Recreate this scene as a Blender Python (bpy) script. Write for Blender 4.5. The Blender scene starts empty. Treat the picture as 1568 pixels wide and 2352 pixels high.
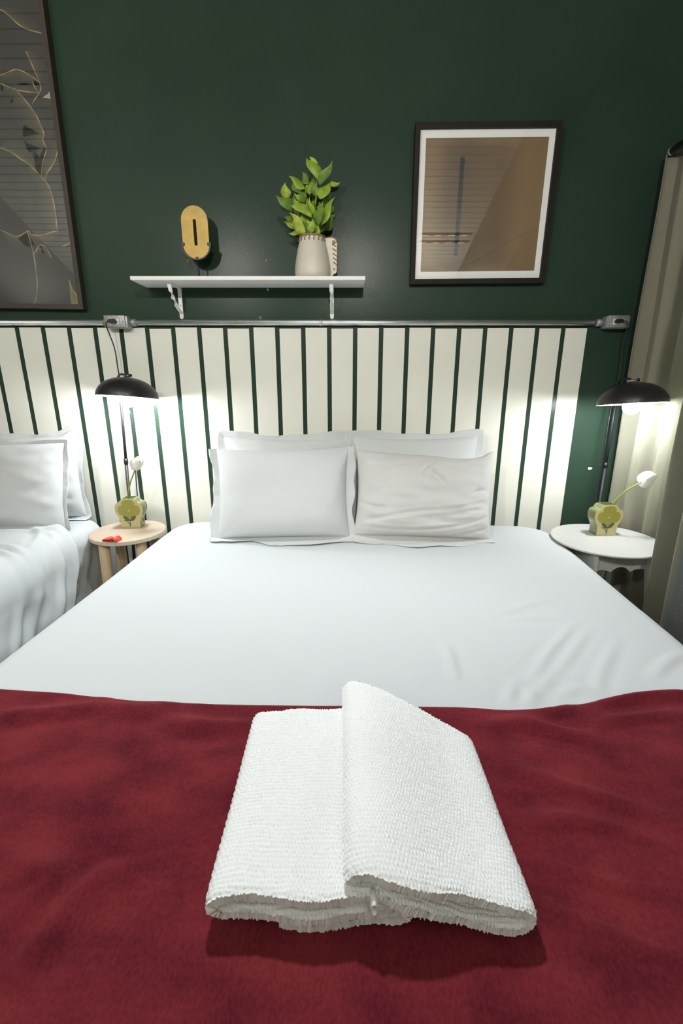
import bpy, math, random
import numpy as np
from mathutils import Matrix, Vector
random.seed(7)
SC = bpy.context.scene
COL = SC.collection
R = math.radians

# ------------------------------------------------------------------ camera
cam_d = bpy.data.cameras.new('camera'); cam = bpy.data.objects.new('camera', cam_d); COL.objects.link(cam)
cam_d.sensor_fit = 'VERTICAL'; cam_d.sensor_height = 36.0; cam_d.sensor_width = 24.0
cam_d.lens = 1055.0 / 2352.0 * 36.0
cam.location = (0, 0, 1.28); cam.rotation_euler = (R(90 - 16.15), 0, 0)
cam_d.clip_start = 0.02
SC.camera = cam

# ------------------------------------------------------------------ world, exposure
W = bpy.data.worlds.new('world'); SC.world = W; W.use_nodes = True
W.node_tree.nodes['Background'].inputs[0].default_value = (0.8, 0.9, 1.0, 1)
W.node_tree.nodes['Background'].inputs[1].default_value = 0.15
SC.view_settings.view_transform = 'Standard'; SC.view_settings.look = 'None'
SC.view_settings.gamma = 1.0; SC.view_settings.use_curve_mapping = False
SC.view_settings.exposure = 0.0

# light levels of the lamps that are built further down
BULB_L, BULB_R = 300.0, 280.0        # bedside bulbs, emission
DOWN_W = 165.0                       # pendant over the bed, watts
SPOT_A, SPOT_B = 95.0, 105.0        # track spotlights behind the camera, aimed at the wall, watts
FILL_L, FILL_R = 190.0, 140.0      # added ceiling fill lights, unseen behind the camera, watts
DAY = (0.93, 0.97, 1.0)
WARM = (1.0, 0.93, 0.80)

# ------------------------------------------------------------------ materials
MATS = {}
def mat(name, col, rough=0.5, metal=0.0, spec=0.5, var=0.0, vscale=20.0, bump=0.0, bscale=200.0, sheen=0.0,
        coat=0.0, stretch=(1, 1, 1), emit=None, trans=0.0, col2=None):
    if name in MATS: return MATS[name]
    m = bpy.data.materials.new(name); m.use_nodes = True; nt = m.node_tree; b = nt.nodes['Principled BSDF']
    b.inputs['Base Color'].default_value = (*col, 1); b.inputs['Roughness'].default_value = rough
    b.inputs['Metallic'].default_value = metal; b.inputs['Specular IOR Level'].default_value = spec
    b.inputs['Sheen Weight'].default_value = sheen; b.inputs['Coat Weight'].default_value = coat
    if emit:
        b.inputs['Emission Color'].default_value = (*emit[0], 1); b.inputs['Emission Strength'].default_value = emit[1]
    tc = nt.nodes.new('ShaderNodeTexCoord'); mp = nt.nodes.new('ShaderNodeMapping'); mp.inputs['Scale'].default_value = stretch
    nt.links.new(tc.outputs['Object'], mp.inputs[0])
    if var > 0:
        n = nt.nodes.new('ShaderNodeTexNoise'); n.inputs['Scale'].default_value = vscale; n.inputs['Detail'].default_value = 5
        nt.links.new(mp.outputs[0], n.inputs['Vector'])
        r = nt.nodes.new('ShaderNodeValToRGB'); r.color_ramp.elements[0].position = .3; r.color_ramp.elements[1].position = .7
        c2 = col2 or tuple(min(1, c * (1 + var)) for c in col)
        r.color_ramp.elements[0].color = (*[c * (1 - var) for c in col], 1); r.color_ramp.elements[1].color = (*c2, 1)
        nt.links.new(n.outputs[0], r.inputs[0]); nt.links.new(r.outputs[0], b.inputs['Base Color'])
    if bump > 0:
        n = nt.nodes.new('ShaderNodeTexNoise'); n.inputs['Scale'].default_value = bscale; n.inputs['Detail'].default_value = 3
        nt.links.new(mp.outputs[0], n.inputs['Vector'])
        bp = nt.nodes.new('ShaderNodeBump'); bp.inputs['Strength'].default_value = bump; bp.inputs['Distance'].default_value = .002
        nt.links.new(n.outputs[0], bp.inputs['Height']); nt.links.new(bp.outputs[0], b.inputs['Normal'])
    MATS[name] = m
    return m

GREEN = mat('green_enamel', (.0275, .0520, .0350), .25, spec=.13, var=.08, vscale=3, bump=.10, bscale=220)
CREAM = mat('cream_paint', (.80, .795, .715), .45, spec=.3, var=.02, vscale=5, bump=.05, bscale=150)
STEEL = mat('galvanised_steel', (.78, .79, .79), .32, metal=.85, var=.15, vscale=40, bump=.1, bscale=60, stretch=(.2, 1, 1))
CAST = mat('cast_aluminium', (.36, .37, .36), .5, metal=.6, var=.15, vscale=60, bump=.3, bscale=300)
RUST = mat('rusted_fitting', (.32, .27, .21), .6, metal=.5, var=.3, vscale=120)
WPLAST = mat('white_plastic', (.75, .75, .72), .4)
BLACK = mat('black_plastic', (.012, .011, .013), .45)
FRAME = mat('dark_wood_frame', (.013, .009, .0075), .6, spec=.25, var=.25, vscale=30, stretch=(1, 1, .1), bump=.1)
WHITEP = mat('white_lacquer', (.90, .905, .875), .42, var=.02, vscale=8)
TABLEW = mat('white_table_paint', (.55, .555, .525), .4, var=.02, vscale=8)
SHEET = mat('white_cotton_sheet', (.58, .607, .616), .9, spec=.15, bump=.10, bscale=900)
PCASE = mat('white_cotton_pillowcase', (.635, .66, .665), .9, spec=.15, bump=.12, bscale=700)
PCASE2 = mat('offwhite_cotton_pillowcase', (.64, .645, .635), .9, spec=.15, bump=.25, bscale=300)
BOXF = mat('grey_bed_base_fabric', (.25, .25, .25), .9, bump=.2, bscale=600)
SHADE = mat('black_satin_shade', (.020, .019, .021), .38, spec=.5, bump=.06, bscale=500)
LINING = mat('white_shade_lining', (.85, .86, .86), .5)
POLE = mat('black_pole_metal', (.020, .019, .022), .5, spec=.35)
GOLD = mat('brushed_gold', (.40, .27, .065), .45, metal=.35, var=.14, vscale=25, bump=.12, bscale=350)
CERAM = mat('cream_ceramic', (.70, .66, .56), .42, var=.05, vscale=14, bump=.03)
ROPE = mat('jute_cord', (.34, .23, .11), .9, var=.25, vscale=150, bump=.4, bscale=500)
HOLE = mat('dark_hole', (.05, .025, .015), .9)
PLUG = mat('old_wall_plug', (.42, .38, .28), .8)
BIRCH = mat('birch_wood', (.50, .40, .30), .5, var=.07, vscale=16, stretch=(1, 9, 1), bump=.06, bscale=60)
BIRCHE = mat('birch_ply_edge', (.56, .50, .40), .55, var=.1, vscale=40, stretch=(1, 1, 12))
PINE = mat('pine_leg_wood', (.62, .47, .29), .5, var=.14, vscale=30, stretch=(6, 6, .5), bump=.06)
REDS = mat('red_silicone', (.62, .055, .04), .42)
VFACE = mat('vase_cream_glaze', (.52, .47, .23), .28, coat=.3, var=.03, vscale=30)
VSIDE = mat('vase_green_glaze', (.155, .185, .055), .12, coat=.5, var=.06, vscale=30)
VFLOW = mat('vase_olive_print', (.31, .295, .05), .3, coat=.3, var=.08, vscale=200)
VLEAF = mat('vase_dark_leaf_print', (.085, .095, .035), .3, coat=.3)
STEM = mat('flower_stem_green', (.26, .33, .04), .5)
PETAL = mat('white_petal', (.80, .80, .70), .5, var=.03, vscale=60)
PETAL2 = mat('white_spathe', (.72, .73, .71), .4)
CURT = mat('sage_grey_curtain', (.235, .225, .170), .95, spec=.1, sheen=.15, bump=.3, bscale=900, var=.05, vscale=300)
GCURT = mat('grey_ribbed_fabric', (.16, .165, .16), .95, spec=.1)
ROD = mat('black_rod_metal', (.02, .018, .018), .35, metal=.4)
DARKC = mat('charcoal_blackout_curtain', (.02, .02, .02), .95)
PLANK = mat('white_ceiling_board', (.62, .63, .58), .5, var=.03, vscale=6)
GAPM = mat('dark_ceiling_gap', (.05, .05, .045), .9)
FLOORM = mat('dark_floor', (.12, .09, .07), .5, var=.2, vscale=8, stretch=(1, 8, 1))
GREYW = mat('grey_paint', (.33, .34, .32), .6)
MATB = mat('white_mount_board', (.90, .91, .88), .7)
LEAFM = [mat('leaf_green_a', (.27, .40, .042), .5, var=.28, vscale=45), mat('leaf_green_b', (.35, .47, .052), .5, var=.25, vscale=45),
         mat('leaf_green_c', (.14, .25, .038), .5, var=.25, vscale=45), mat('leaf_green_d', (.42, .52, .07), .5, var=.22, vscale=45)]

def glass_mat():
    m = bpy.data.materials.new('picture_glass'); m.use_nodes = True; nt = m.node_tree; nt.nodes.clear()
    o = nt.nodes.new('ShaderNodeOutputMaterial'); mx = nt.nodes.new('ShaderNodeMixShader'); t = nt.nodes.new('ShaderNodeBsdfTransparent')
    g = nt.nodes.new('ShaderNodeBsdfGlossy'); g.inputs['Roughness'].default_value = .015
    fr = nt.nodes.new('ShaderNodeFresnel'); fr.inputs['IOR'].default_value = 1.65
    ge = nt.nodes.new('ShaderNodeNewGeometry'); iv = nt.nodes.new('ShaderNodeMath'); iv.operation = 'SUBTRACT'; iv.inputs[0].default_value = 1.0; nt.links.new(ge.outputs['Backfacing'], iv.inputs[1])
    mu = nt.nodes.new('ShaderNodeMath'); mu.operation = 'MULTIPLY'; nt.links.new(fr.outputs[0], mu.inputs[0]); nt.links.new(iv.outputs[0], mu.inputs[1])
    nt.links.new(mu.outputs[0], mx.inputs[0]); nt.links.new(t.outputs[0], mx.inputs[1]); nt.links.new(g.outputs[0], mx.inputs[2]); nt.links.new(mx.outputs[0], o.inputs[0])
    return m
GLASS = glass_mat()

def attr_mat(name, rough=.7):
    m = bpy.data.materials.new(name); m.use_nodes = True; nt = m.node_tree
    a = nt.nodes.new('ShaderNodeAttribute'); a.attribute_name = 'ink'
    nt.links.new(a.outputs['Color'], nt.nodes['Principled BSDF'].inputs['Base Color']); nt.nodes['Principled BSDF'].inputs['Roughness'].default_value = rough
    return m
INK = attr_mat('printed_ink')

def brown_print():
    """abstract brown print: darker vertical bar in a brown field with paler, softly blended borders"""
    m = bpy.data.materials.new('brown_abstract_print'); m.use_nodes = True; nt = m.node_tree; b = nt.nodes['Principled BSDF']; b.inputs['Roughness'].default_value = .7
    tc = nt.nodes.new('ShaderNodeTexCoord'); sp = nt.nodes.new('ShaderNodeSeparateXYZ'); nt.links.new(tc.outputs['Generated'], sp.inputs[0])
    def mth(op, a, bb=None, cl=False):
        n = nt.nodes.new('ShaderNodeMath'); n.operation = op; n.use_clamp = cl
        for i, v in enumerate((a, bb)):
            if v is None: continue
            if isinstance(v, (int, float)): n.inputs[i].default_value = v
            else: nt.links.new(v, n.inputs[i])
        return n.outputs[0]
    x, z = sp.outputs[0], sp.outputs[2]
    def smooth(v, a, bb):
        n = nt.nodes.new('ShaderNodeMapRange'); n.interpolation_type = 'SMOOTHSTEP'
        nt.links.new(v, n.inputs[0]); n.inputs[1].default_value = a; n.inputs[2].default_value = bb
        return n.outputs[0]
    field = mth('MULTIPLY', mth('MULTIPLY', smooth(x, .02, .22), smooth(x, .86, .60)), mth('MULTIPLY', smooth(z, .0, .10), smooth(z, 1.0, .90)))
    bar = mth('MULTIPLY', mth('MULTIPLY', smooth(x, .285, .292), smooth(x, .328, .321)), mth('MULTIPLY', smooth(z, .125, .13), smooth(z, .865, .86)))
    halo = mth('MULTIPLY', mth('MULTIPLY', smooth(x, .10, .30), smooth(x, .55, .32)), .45)
    def mix(fac, a, bb):
        n = nt.nodes.new('ShaderNodeMix'); n.data_type = 'RGBA'; nt.links.new(fac, n.inputs[0])
        for i, v in ((6, a), (7, bb)):
            if isinstance(v, tuple): n.inputs[i].default_value = (*v, 1)
            else: nt.links.new(v, n.inputs[i])
        return n.outputs[2]
    c = mix(field, (.225, .145, .070), (.150, .096, .050)); c = mix(halo, c, (.080, .056, .040)); c = mix(bar, c, (.018, .020, .020))
    nt.links.new(c, b.inputs['Base Color'])
    return m

def blanket_mat():
    m = bpy.data.materials.new('maroon_fleece'); m.use_nodes = True; nt = m.node_tree; b = nt.nodes['Principled BSDF']
    b.inputs['Roughness'].default_value = .95; b.inputs['Specular IOR Level'].default_value = .1
    b.inputs['Sheen Weight'].default_value = .35; b.inputs['Sheen Roughness'].default_value = .4; b.inputs['Sheen Tint'].default_value = (.6, .15, .18, 1)
    tc = nt.nodes.new('ShaderNodeTexCoord')
    def noise(sc, det, stretch):
        mp = nt.nodes.new('ShaderNodeMapping'); mp.inputs['Scale'].default_value = stretch; nt.links.new(tc.outputs['Object'], mp.inputs[0])
        n = nt.nodes.new('ShaderNodeTexNoise'); n.inputs['Scale'].default_value = sc; n.inputs['Detail'].default_value = det; nt.links.new(mp.outputs[0], n.inputs['Vector']); return n
    n1 = noise(9, 6, (1, 1.6, 1)); n2 = noise(260, 2, (1, .6, 1))
    a = nt.nodes.new('ShaderNodeMath'); a.operation = 'MULTIPLY_ADD'; nt.links.new(n2.outputs[0], a.inputs[0]); a.inputs[1].default_value = .55; 
    nt.links.new(n1.outputs[0], a.inputs[2])
    r = nt.nodes.new('ShaderNodeValToRGB'); r.color_ramp.elements[0].position = .55; r.color_ramp.elements[1].position = 1.0
    r.color_ramp.elements[0].color = (.090, .0085, .0150, 1); r.color_ramp.elements[1].color = (.185, .0225, .0300, 1)
    nt.links.new(a.outputs[0], r.inputs[0]); nt.links.new(r.outputs[0], b.inputs['Base Color'])
    bp = nt.nodes.new('ShaderNodeBump'); bp.inputs['Strength'].default_value = .35; bp.inputs['Distance'].default_value = .003
    nt.links.new(n2.outputs[0], bp.inputs['Height']); nt.links.new(bp.outputs[0], b.inputs['Normal'])
    return m
FLEECE = blanket_mat()
TERRY = mat('white_terry', (.86, .87, .87), .95, spec=.1, bump=.25, bscale=1100, sheen=.1)

def emitter(name, col, st):
    m = bpy.data.materials.new(name); m.use_nodes = True; nt = m.node_tree; nt.nodes.clear()
    o = nt.nodes.new('ShaderNodeOutputMaterial'); e = nt.nodes.new('ShaderNodeEmission'); e.inputs[0].default_value = (*col, 1); e.inputs[1].default_value = st
    nt.links.new(e.outputs[0], o.inputs[0]); return m

# ------------------------------------------------------------------ mesh helpers (vertices are given in world coordinates)
ORG = {}
def mesh(name, v, f, m, smooth=True, org=(0, 0, 0)):
    me = bpy.data.meshes.new(name)
    v = np.asarray(v, dtype=np.float64) - np.asarray(org)
    if isinstance(f, np.ndarray):
        me.vertices.add(len(v)); me.vertices.foreach_set('co', v.astype(np.float32).ravel())
        n, k = f.shape
        me.loops.add(n * k); me.loops.foreach_set('vertex_index', f.astype(np.int32).ravel())
        me.polygons.add(n); me.polygons.foreach_set('loop_start', np.arange(0, n * k, k, dtype=np.int32))
        me.update(calc_edges=True); me.validate()
    else:
        me.from_pydata([tuple(p) for p in v], [], f); me.update()
    me.materials.append(m)
    me.polygons.foreach_set('use_smooth', np.full(len(me.polygons), smooth, dtype=bool)); me.update()
    return me
def obj(name, geo, m, parent=None, smooth=True, autosmooth=None):
    v, f = geo
    if parent is None:
        a = np.asarray(v, dtype=float); org = (float((a[:, 0].min() + a[:, 0].max()) / 2), float((a[:, 1].min() + a[:, 1].max()) / 2), float(a[:, 2].min()))
    else: org = ORG[parent.name]
    o = bpy.data.objects.new(name, mesh(name, v, f, m, smooth, org)); COL.objects.link(o)
    if parent is None: o.location = org
    else: o.parent = parent
    ORG[o.name] = org
    if autosmooth:
        me = o.data
        if hasattr(me, 'set_sharp_from_angle'): me.set_sharp_from_angle(angle=R(autosmooth))
    return o
def thing(name, label, cat, loc, group=None):
    o = bpy.data.objects.new(name, None); COL.objects.link(o); o.location = loc; o.empty_display_size = .05
    o['label'] = label; o['category'] = cat
    if group: o['group'] = group
    ORG[o.name] = tuple(loc)
    return o
def tag(o, label, cat, group=None, kind=None):
    if label: o['label'] = label
    if cat: o['category'] = cat
    if group: o['group'] = group
    if kind: o['kind'] = kind
    return o
def join(*gs):
    V, F, n = [], [], 0
    for v, f in gs:
        V += [tuple(p) for p in v]; F += [tuple(int(i) + n for i in q) for q in f]; n += len(v)
    return V, F
def xf(g, M):
    return [tuple(M @ Vector(p)) for p in g[0]], g[1]
def box(x0, x1, y0, y1, z0, z1, bv=0.0):
    if bv <= 0:
        v = [(x0, y0, z0), (x1, y0, z0), (x1, y1, z0), (x0, y1, z0), (x0, y0, z1), (x1, y0, z1), (x1, y1, z1), (x0, y1, z1)]
        return v, [(0, 3, 2, 1), (4, 5, 6, 7), (0, 1, 5, 4), (1, 2, 6, 5), (2, 3, 7, 6), (3, 0, 4, 7)]
    import bmesh
    bm = bmesh.new(); v, f = box(x0, x1, y0, y1, z0, z1)
    vs = [bm.verts.new(p) for p in v]; [bm.faces.new([vs[i] for i in q]) for q in f]
    bmesh.ops.bevel(bm, geom=bm.edges[:], offset=bv, segments=2, affect='EDGES', profile=.5)
    bm.verts.index_update(); out = ([tuple(p.co) for p in bm.verts], [tuple(q.index for q in fc.verts) for fc in bm.faces]); bm.free()
    return out
def tube(path, r, n=10, cap=True, closed=False):
    P = [Vector(p) for p in path]; rr = r if isinstance(r, (list, tuple)) else [r] * len(P)
    V, F = [], []; up = None
    for i, p in enumerate(P):
        if closed: t = (P[(i + 1) % len(P)] - P[i - 1]).normalized()
        else: t = (P[min(i + 1, len(P) - 1)] - P[max(i - 1, 0)]).normalized()
        if up is None:
            up = Vector((0, 0, 1)) if abs(t.z) < .9 else Vector((1, 0, 0))
        a = (up - t * up.dot(t)).normalized(); b = t.cross(a); up = a
        for k in range(n):
            an = 2 * math.pi * k / n; V.append(tuple(p + (a * math.cos(an) + b * math.sin(an)) * rr[i]))
    m = len(P); rng = m if closed else m - 1
    for i in range(rng):
        for k in range(n):
            j = (i + 1) % m; F.append((i * n + k, i * n + (k + 1) % n, j * n + (k + 1) % n, j * n + k))
    if cap and not closed:
        F.append(tuple(range(n - 1, -1, -1))); F.append(tuple(range((m - 1) * n, m * n)))
    return V, F
def lathe(prof, n=40, cx=0, cy=0, cz=0, cap0=False, cap1=False):
    V, F = [], []
    for r, z in prof:
        for k in range(n):
            a = 2 * math.pi * k / n; V.append((cx + r * math.cos(a), cy + r * math.sin(a), cz + z))
    for i in range(len(prof) - 1):
        for k in range(n): F.append((i * n + k, i * n + (k + 1) % n, (i + 1) * n + (k + 1) % n, (i + 1) * n + k))
    if cap0: F.append(tuple(range(n - 1, -1, -1)))
    if cap1: F.append(tuple(range((len(prof) - 1) * n, len(prof) * n)))
    return V, F
def sphere(c, r, n=20, m=12, sz=1.0):
    return lathe([(r * math.sin(math.pi * i / m) + 1e-5, -r * sz * math.cos(math.pi * i / m)) for i in range(m + 1)], n, *c)
def spline(pts, n=10, closed=False):
    P = [np.array(p, float) for p in pts]; out = []; m = len(P)
    for i in range(m if closed else m - 1):
        if closed: p0, p1, p2, p3 = P[i - 1], P[i], P[(i + 1) % m], P[(i + 2) % m]
        else: p0, p1, p2, p3 = P[max(i - 1, 0)], P[i], P[i + 1], P[min(i + 2, m - 1)]
        for k in range(n):
            t = k / n; out.append(.5 * ((2 * p1) + (-p0 + p2) * t + (2 * p0 - 5 * p1 + 4 * p2 - p3) * t * t + (-p0 + 3 * p1 - 3 * p2 + p3) * t ** 3))
    if not closed: out.append(P[-1])
    return out
def prism(outline, y0, y1, holes=None):
    """outline in (x, z), extruded along y"""
    n = len(outline)
    V = [(x, y0, z) for x, z in outline] + [(x, y1, z) for x, z in outline]
    F = [tuple(range(n)), tuple(range(2 * n - 1, n - 1, -1))] + [(i, i + n, (i + 1) % n + n, (i + 1) % n) for i in range(n)]
    return V, F
def ring_prism(outer, inner, y0, y1):
    n = len(outer); V = [(x, y0, z) for x, z in outer] + [(x, y0, z) for x, z in inner] + [(x, y1, z) for x, z in outer] + [(x, y1, z) for x, z in inner]
    F = []
    for i in range(n):
        j = (i + 1) % n
        F += [(i, j, n + j, n + i), (2 * n + i, 3 * n + i, 3 * n + j, 2 * n + j), (i, 2 * n + i, 2 * n + j, j), (n + i, n + j, 3 * n + j, 3 * n + i)]
    return V, F
def grid_faces(nu, nv, wrap=False):
    i, j = np.meshgrid(np.arange(nu - 1), np.arange(nv - 1), indexing='ij'); a = i * nv + j
    return np.stack([a, a + nv, a + nv + 1, a + 1], -1).reshape(-1, 4)
def waves(x, y, seed, freqs, amps, aniso=None):
    rg = np.random.RandomState(seed); out = np.zeros_like(x)
    for fq, am in zip(freqs, amps):
        for _ in range(5):
            th = rg.rand() * 2 * np.pi if aniso is None else aniso + rg.randn() * .35
            ph = rg.rand() * 6.28; k = fq * (.7 + .6 * rg.rand())
            out += am * .45 * np.sin(k * (x * np.cos(th) + y * np.sin(th)) + ph + .8 * np.sin(.6 * k * (x * np.sin(th) - y * np.cos(th)) + ph * 2))
    return out
def ridges(x, y, lines, amp, wid):
    out = np.zeros_like(x)
    for li, L in enumerate(lines):
        P = np.array(spline([(a, b) for a, b in L], 6)); best = np.full(x.shape, 9.0); tt = np.zeros_like(x)
        for k in range(len(P) - 1):
            a, b = P[k], P[k + 1]; d = b - a; L2 = d @ d + 1e-12
            t = np.clip(((x - a[0]) * d[0] + (y - a[1]) * d[1]) / L2, 0, 1); e = np.hypot(x - a[0] - t * d[0], y - a[1] - t * d[1])
            mk = e < best; best = np.where(mk, e, best); tt = np.where(mk, (k + t) / (len(P) - 1), tt)
        fade = np.sin(np.pi * np.clip(tt, 0.02, .98)) ** .6
        out += amp * (1 if li % 3 else 1.3) * fade * (np.exp(-(best / wid) ** 2) - .45 * np.exp(-((best - 1.7 * wid) / wid) ** 2))
    return out
def drape(U, V, c, rot, a, b, rc, r, ztop, off=0.0, drop=.3, wr=None, flare=0.0, sidefold=0.0, seed=1, side=None, sideoff=0.0):
    """a cloth lying on a rounded block of half sizes a, b: U, V are cloth coordinates; returns world vertices"""
    ai, bi = a - rc, b - rc
    ex = np.sign(U) * np.maximum(np.abs(U) - ai, 0); ey = np.sign(V) * np.maximum(np.abs(V) - bi, 0)
    e = np.hypot(ex, ey) + 1e-9; dx, dy = ex / e, ey / e
    s = np.maximum(e - (rc - r), 0); ang = np.minimum(s / r, np.pi / 2); dep = np.minimum(np.maximum(s - r * np.pi / 2, 0), drop)
    rad = np.where(e <= rc - r, e, rc - r + r * np.sin(ang)) + off * np.sin(ang) * (1 + sideoff)
    z = -r * (1 - np.cos(ang)) - dep + off * np.cos(ang)
    if sidefold: rad = rad + sidefold * np.minimum(dep / .12, 1) * waves(U + V, V - U, seed + 5, (14, 30), (.7, .4))
    rad = rad + flare * dep + sidefold * .10 * np.sin(ang) * waves(U * .7, V, seed + 3, (36, 75), (.8, .6))
    if side is not None: rad = rad + np.sin(ang) * ridges(U, V, side, .0085, .020)
    x = np.clip(U, -ai, ai) + dx * rad; y = np.clip(V, -bi, bi) + dy * rad
    cs, sn = math.cos(rot), math.sin(rot)
    X = c[0] + cs * x - sn * y; Y = c[1] + sn * x + cs * y; Z = ztop + z
    if wr is not None: Z = Z + wr(X, Y) * np.cos(ang); 
    return np.stack([X, Y, Z], -1).reshape(-1, 3)
# ------------------------------------------------------------------ traced shapes (metres)
ART_LINES=[[(-1.333,2.671),(-1.306,2.651),(-1.274,2.624),(-1.236,2.607),(-1.179,2.594)],[(-1.262,2.539),(-1.251,2.511),(-1.241,2.481),(-1.225,2.435)],[(-1.376,2.461),(-1.342,2.472),(-1.314,2.479),(-1.288,2.474),(-1.253,2.457),(-1.225,2.435)],[(-1.225,2.435),(-1.223,2.419),(-1.234,2.399),(-1.258,2.377),(-1.268,2.363)],[(-1.332,2.413),(-1.290,2.406),(-1.237,2.401)],[(-1.254,2.441),(-1.247,2.419),(-1.237,2.401)],[(-1.382,2.433),(-1.352,2.421),(-1.327,2.413),(-1.304,2.388),(-1.274,2.350),(-1.257,2.320),(-1.246,2.288),(-1.239,2.260),(-1.247,2.239),(-1.239,2.211),(-1.249,2.185),(-1.264,2.156),(-1.277,2.108)],[(-1.428,2.211),(-1.392,2.197),(-1.352,2.171),(-1.312,2.144),(-1.277,2.108)],[(-1.317,2.147),(-1.265,2.093),(-1.248,2.059),(-1.242,2.014),(-1.241,1.964),(-1.244,1.918),(-1.242,1.900)],[(-1.265,2.096),(-1.245,2.127),(-1.214,2.159),(-1.190,2.201),(-1.187,2.180)],[(-1.242,1.900),(-1.265,1.900),(-1.320,1.887),(-1.360,1.890),(-1.371,1.903),(-1.388,1.897),(-1.423,1.882),(-1.459,1.892),(-1.491,1.908)],[(-1.381,1.900),(-1.374,1.887),(-1.366,1.811),(-1.367,1.750),(-1.372,1.691),(-1.387,1.636),(-1.401,1.611)],[(-1.366,1.811),(-1.337,1.843),(-1.321,1.847),(-1.303,1.833),(-1.289,1.798)],[(-1.234,1.843),(-1.209,1.851),(-1.192,1.864)],[(-1.226,1.710),(-1.215,1.669),(-1.194,1.632)]]
ART_FILLS=[[(-1.224,2.386),(-1.200,2.397),(-1.181,2.416),(-1.183,2.379),(-1.202,2.384)],[(-1.226,1.710),(-1.215,1.669),(-1.192,1.630),(-1.196,1.608),(-1.232,1.608),(-1.229,1.658)]]
LEAVES=[(-0.096,2.067,-0.143,2.148,0.0337),(-0.093,2.088,-0.131,2.151,0.0286),(-0.091,2.049,-0.038,2.138,0.0260),(-0.089,1.999,-0.051,2.060,0.0389),(-0.053,2.047,-0.005,2.061,0.0156),(-0.152,2.036,-0.218,2.083,0.0286),(-0.137,2.054,-0.163,2.097,0.0234),(-0.132,2.016,-0.116,2.078,0.0337),(-0.227,1.999,-0.233,2.060,0.0337),(-0.204,1.954,-0.272,2.014,0.0337),(-0.124,1.932,-0.227,2.001,0.0311),(-0.136,1.986,-0.198,2.024,0.0208),(-0.167,1.945,-0.179,2.025,0.0208),(-0.098,1.902,-0.092,1.990,0.0286),(-0.083,1.905,-0.026,2.008,0.0286),(-0.118,1.941,-0.133,2.008,0.0156),(-0.067,1.945,-0.031,1.979,0.0286),(-0.081,1.884,-0.025,1.945,0.0337),(-0.151,1.873,-0.218,1.950,0.0311),(-0.136,1.889,-0.183,1.936,0.0286),(-0.194,1.902,-0.245,1.915,0.0182),(-0.193,1.918,-0.243,1.934,0.0208),(-0.161,1.868,-0.225,1.873,0.0208),(-0.140,1.870,-0.180,1.934,0.0260),(-0.125,1.873,-0.124,1.929,0.0234),(-0.091,1.875,-0.116,1.907,0.0208),(-0.132,1.898,-0.147,1.925,0.0156),(-0.180,2.030,-0.202,2.069,0.0286),(-0.170,2.016,-0.204,2.041,0.0234),(-0.110,1.963,-0.125,1.992,0.0208),(-0.067,1.994,-0.049,2.025,0.0234),(-0.192,1.968,-0.196,2.016,0.0182),(-0.177,1.945,-0.197,1.972,0.0208),(-0.152,1.918,-0.162,1.959,0.0286),(-0.107,2.008,-0.109,2.060,0.0311),(-0.090,1.941,-0.085,1.986,0.0234),(-0.078,1.873,-0.065,1.941,0.0208),(-0.156,1.986,-0.170,2.034,0.0311)]
RIDGES=[[(0.444,0.930),(0.501,1.004),(0.571,1.087),(0.704,1.225)],[(0.471,0.930),(0.590,1.044),(0.720,1.193)],[(0.581,0.891),(0.647,0.988),(0.762,1.123)],[(0.410,0.854),(0.431,0.897),(0.438,0.930)],[(0.435,0.866),(0.451,0.897),(0.502,0.952)],[(0.382,0.866),(0.386,0.891),(0.433,0.959)],[(0.752,0.959),(0.830,1.019),(0.901,1.061)],[(0.445,1.247),(0.529,1.293),(0.683,1.369)],[(0.486,1.236),(0.578,1.241),(0.658,1.247)],[(0.272,0.944),(0.280,1.019),(0.283,1.096)],[(0.497,0.891),(0.560,0.917),(0.568,0.897)]]
BRIDGES=[[(0.295,0.786),(0.374,0.791),(0.441,0.771),(0.519,0.741)],[(0.359,0.816),(0.446,0.824),(0.503,0.836)],[(0.500,0.776),(0.595,0.808),(0.731,0.824)],[(0.557,0.848),(0.654,0.872),(0.778,0.891)],[(-0.523,0.836),(-0.445,0.823),(-0.376,0.829)],[(-0.720,0.808),(-0.617,0.813),(-0.522,0.834)],[(-0.363,0.794),(-0.254,0.775),(-0.165,0.784)],[(0.259,0.453),(0.320,0.432),(0.382,0.403),(0.424,0.394)],[(0.286,0.505),(0.378,0.475),(0.473,0.464)],[(-0.400,0.360),(-0.380,0.394),(-0.356,0.469),(-0.289,0.499)],[(0.296,0.687),(0.424,0.623),(0.547,0.567)],[(0.276,0.567),(0.399,0.574),(0.517,0.524)],[(-0.465,0.505),(-0.411,0.481),(-0.433,0.432)]]
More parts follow.
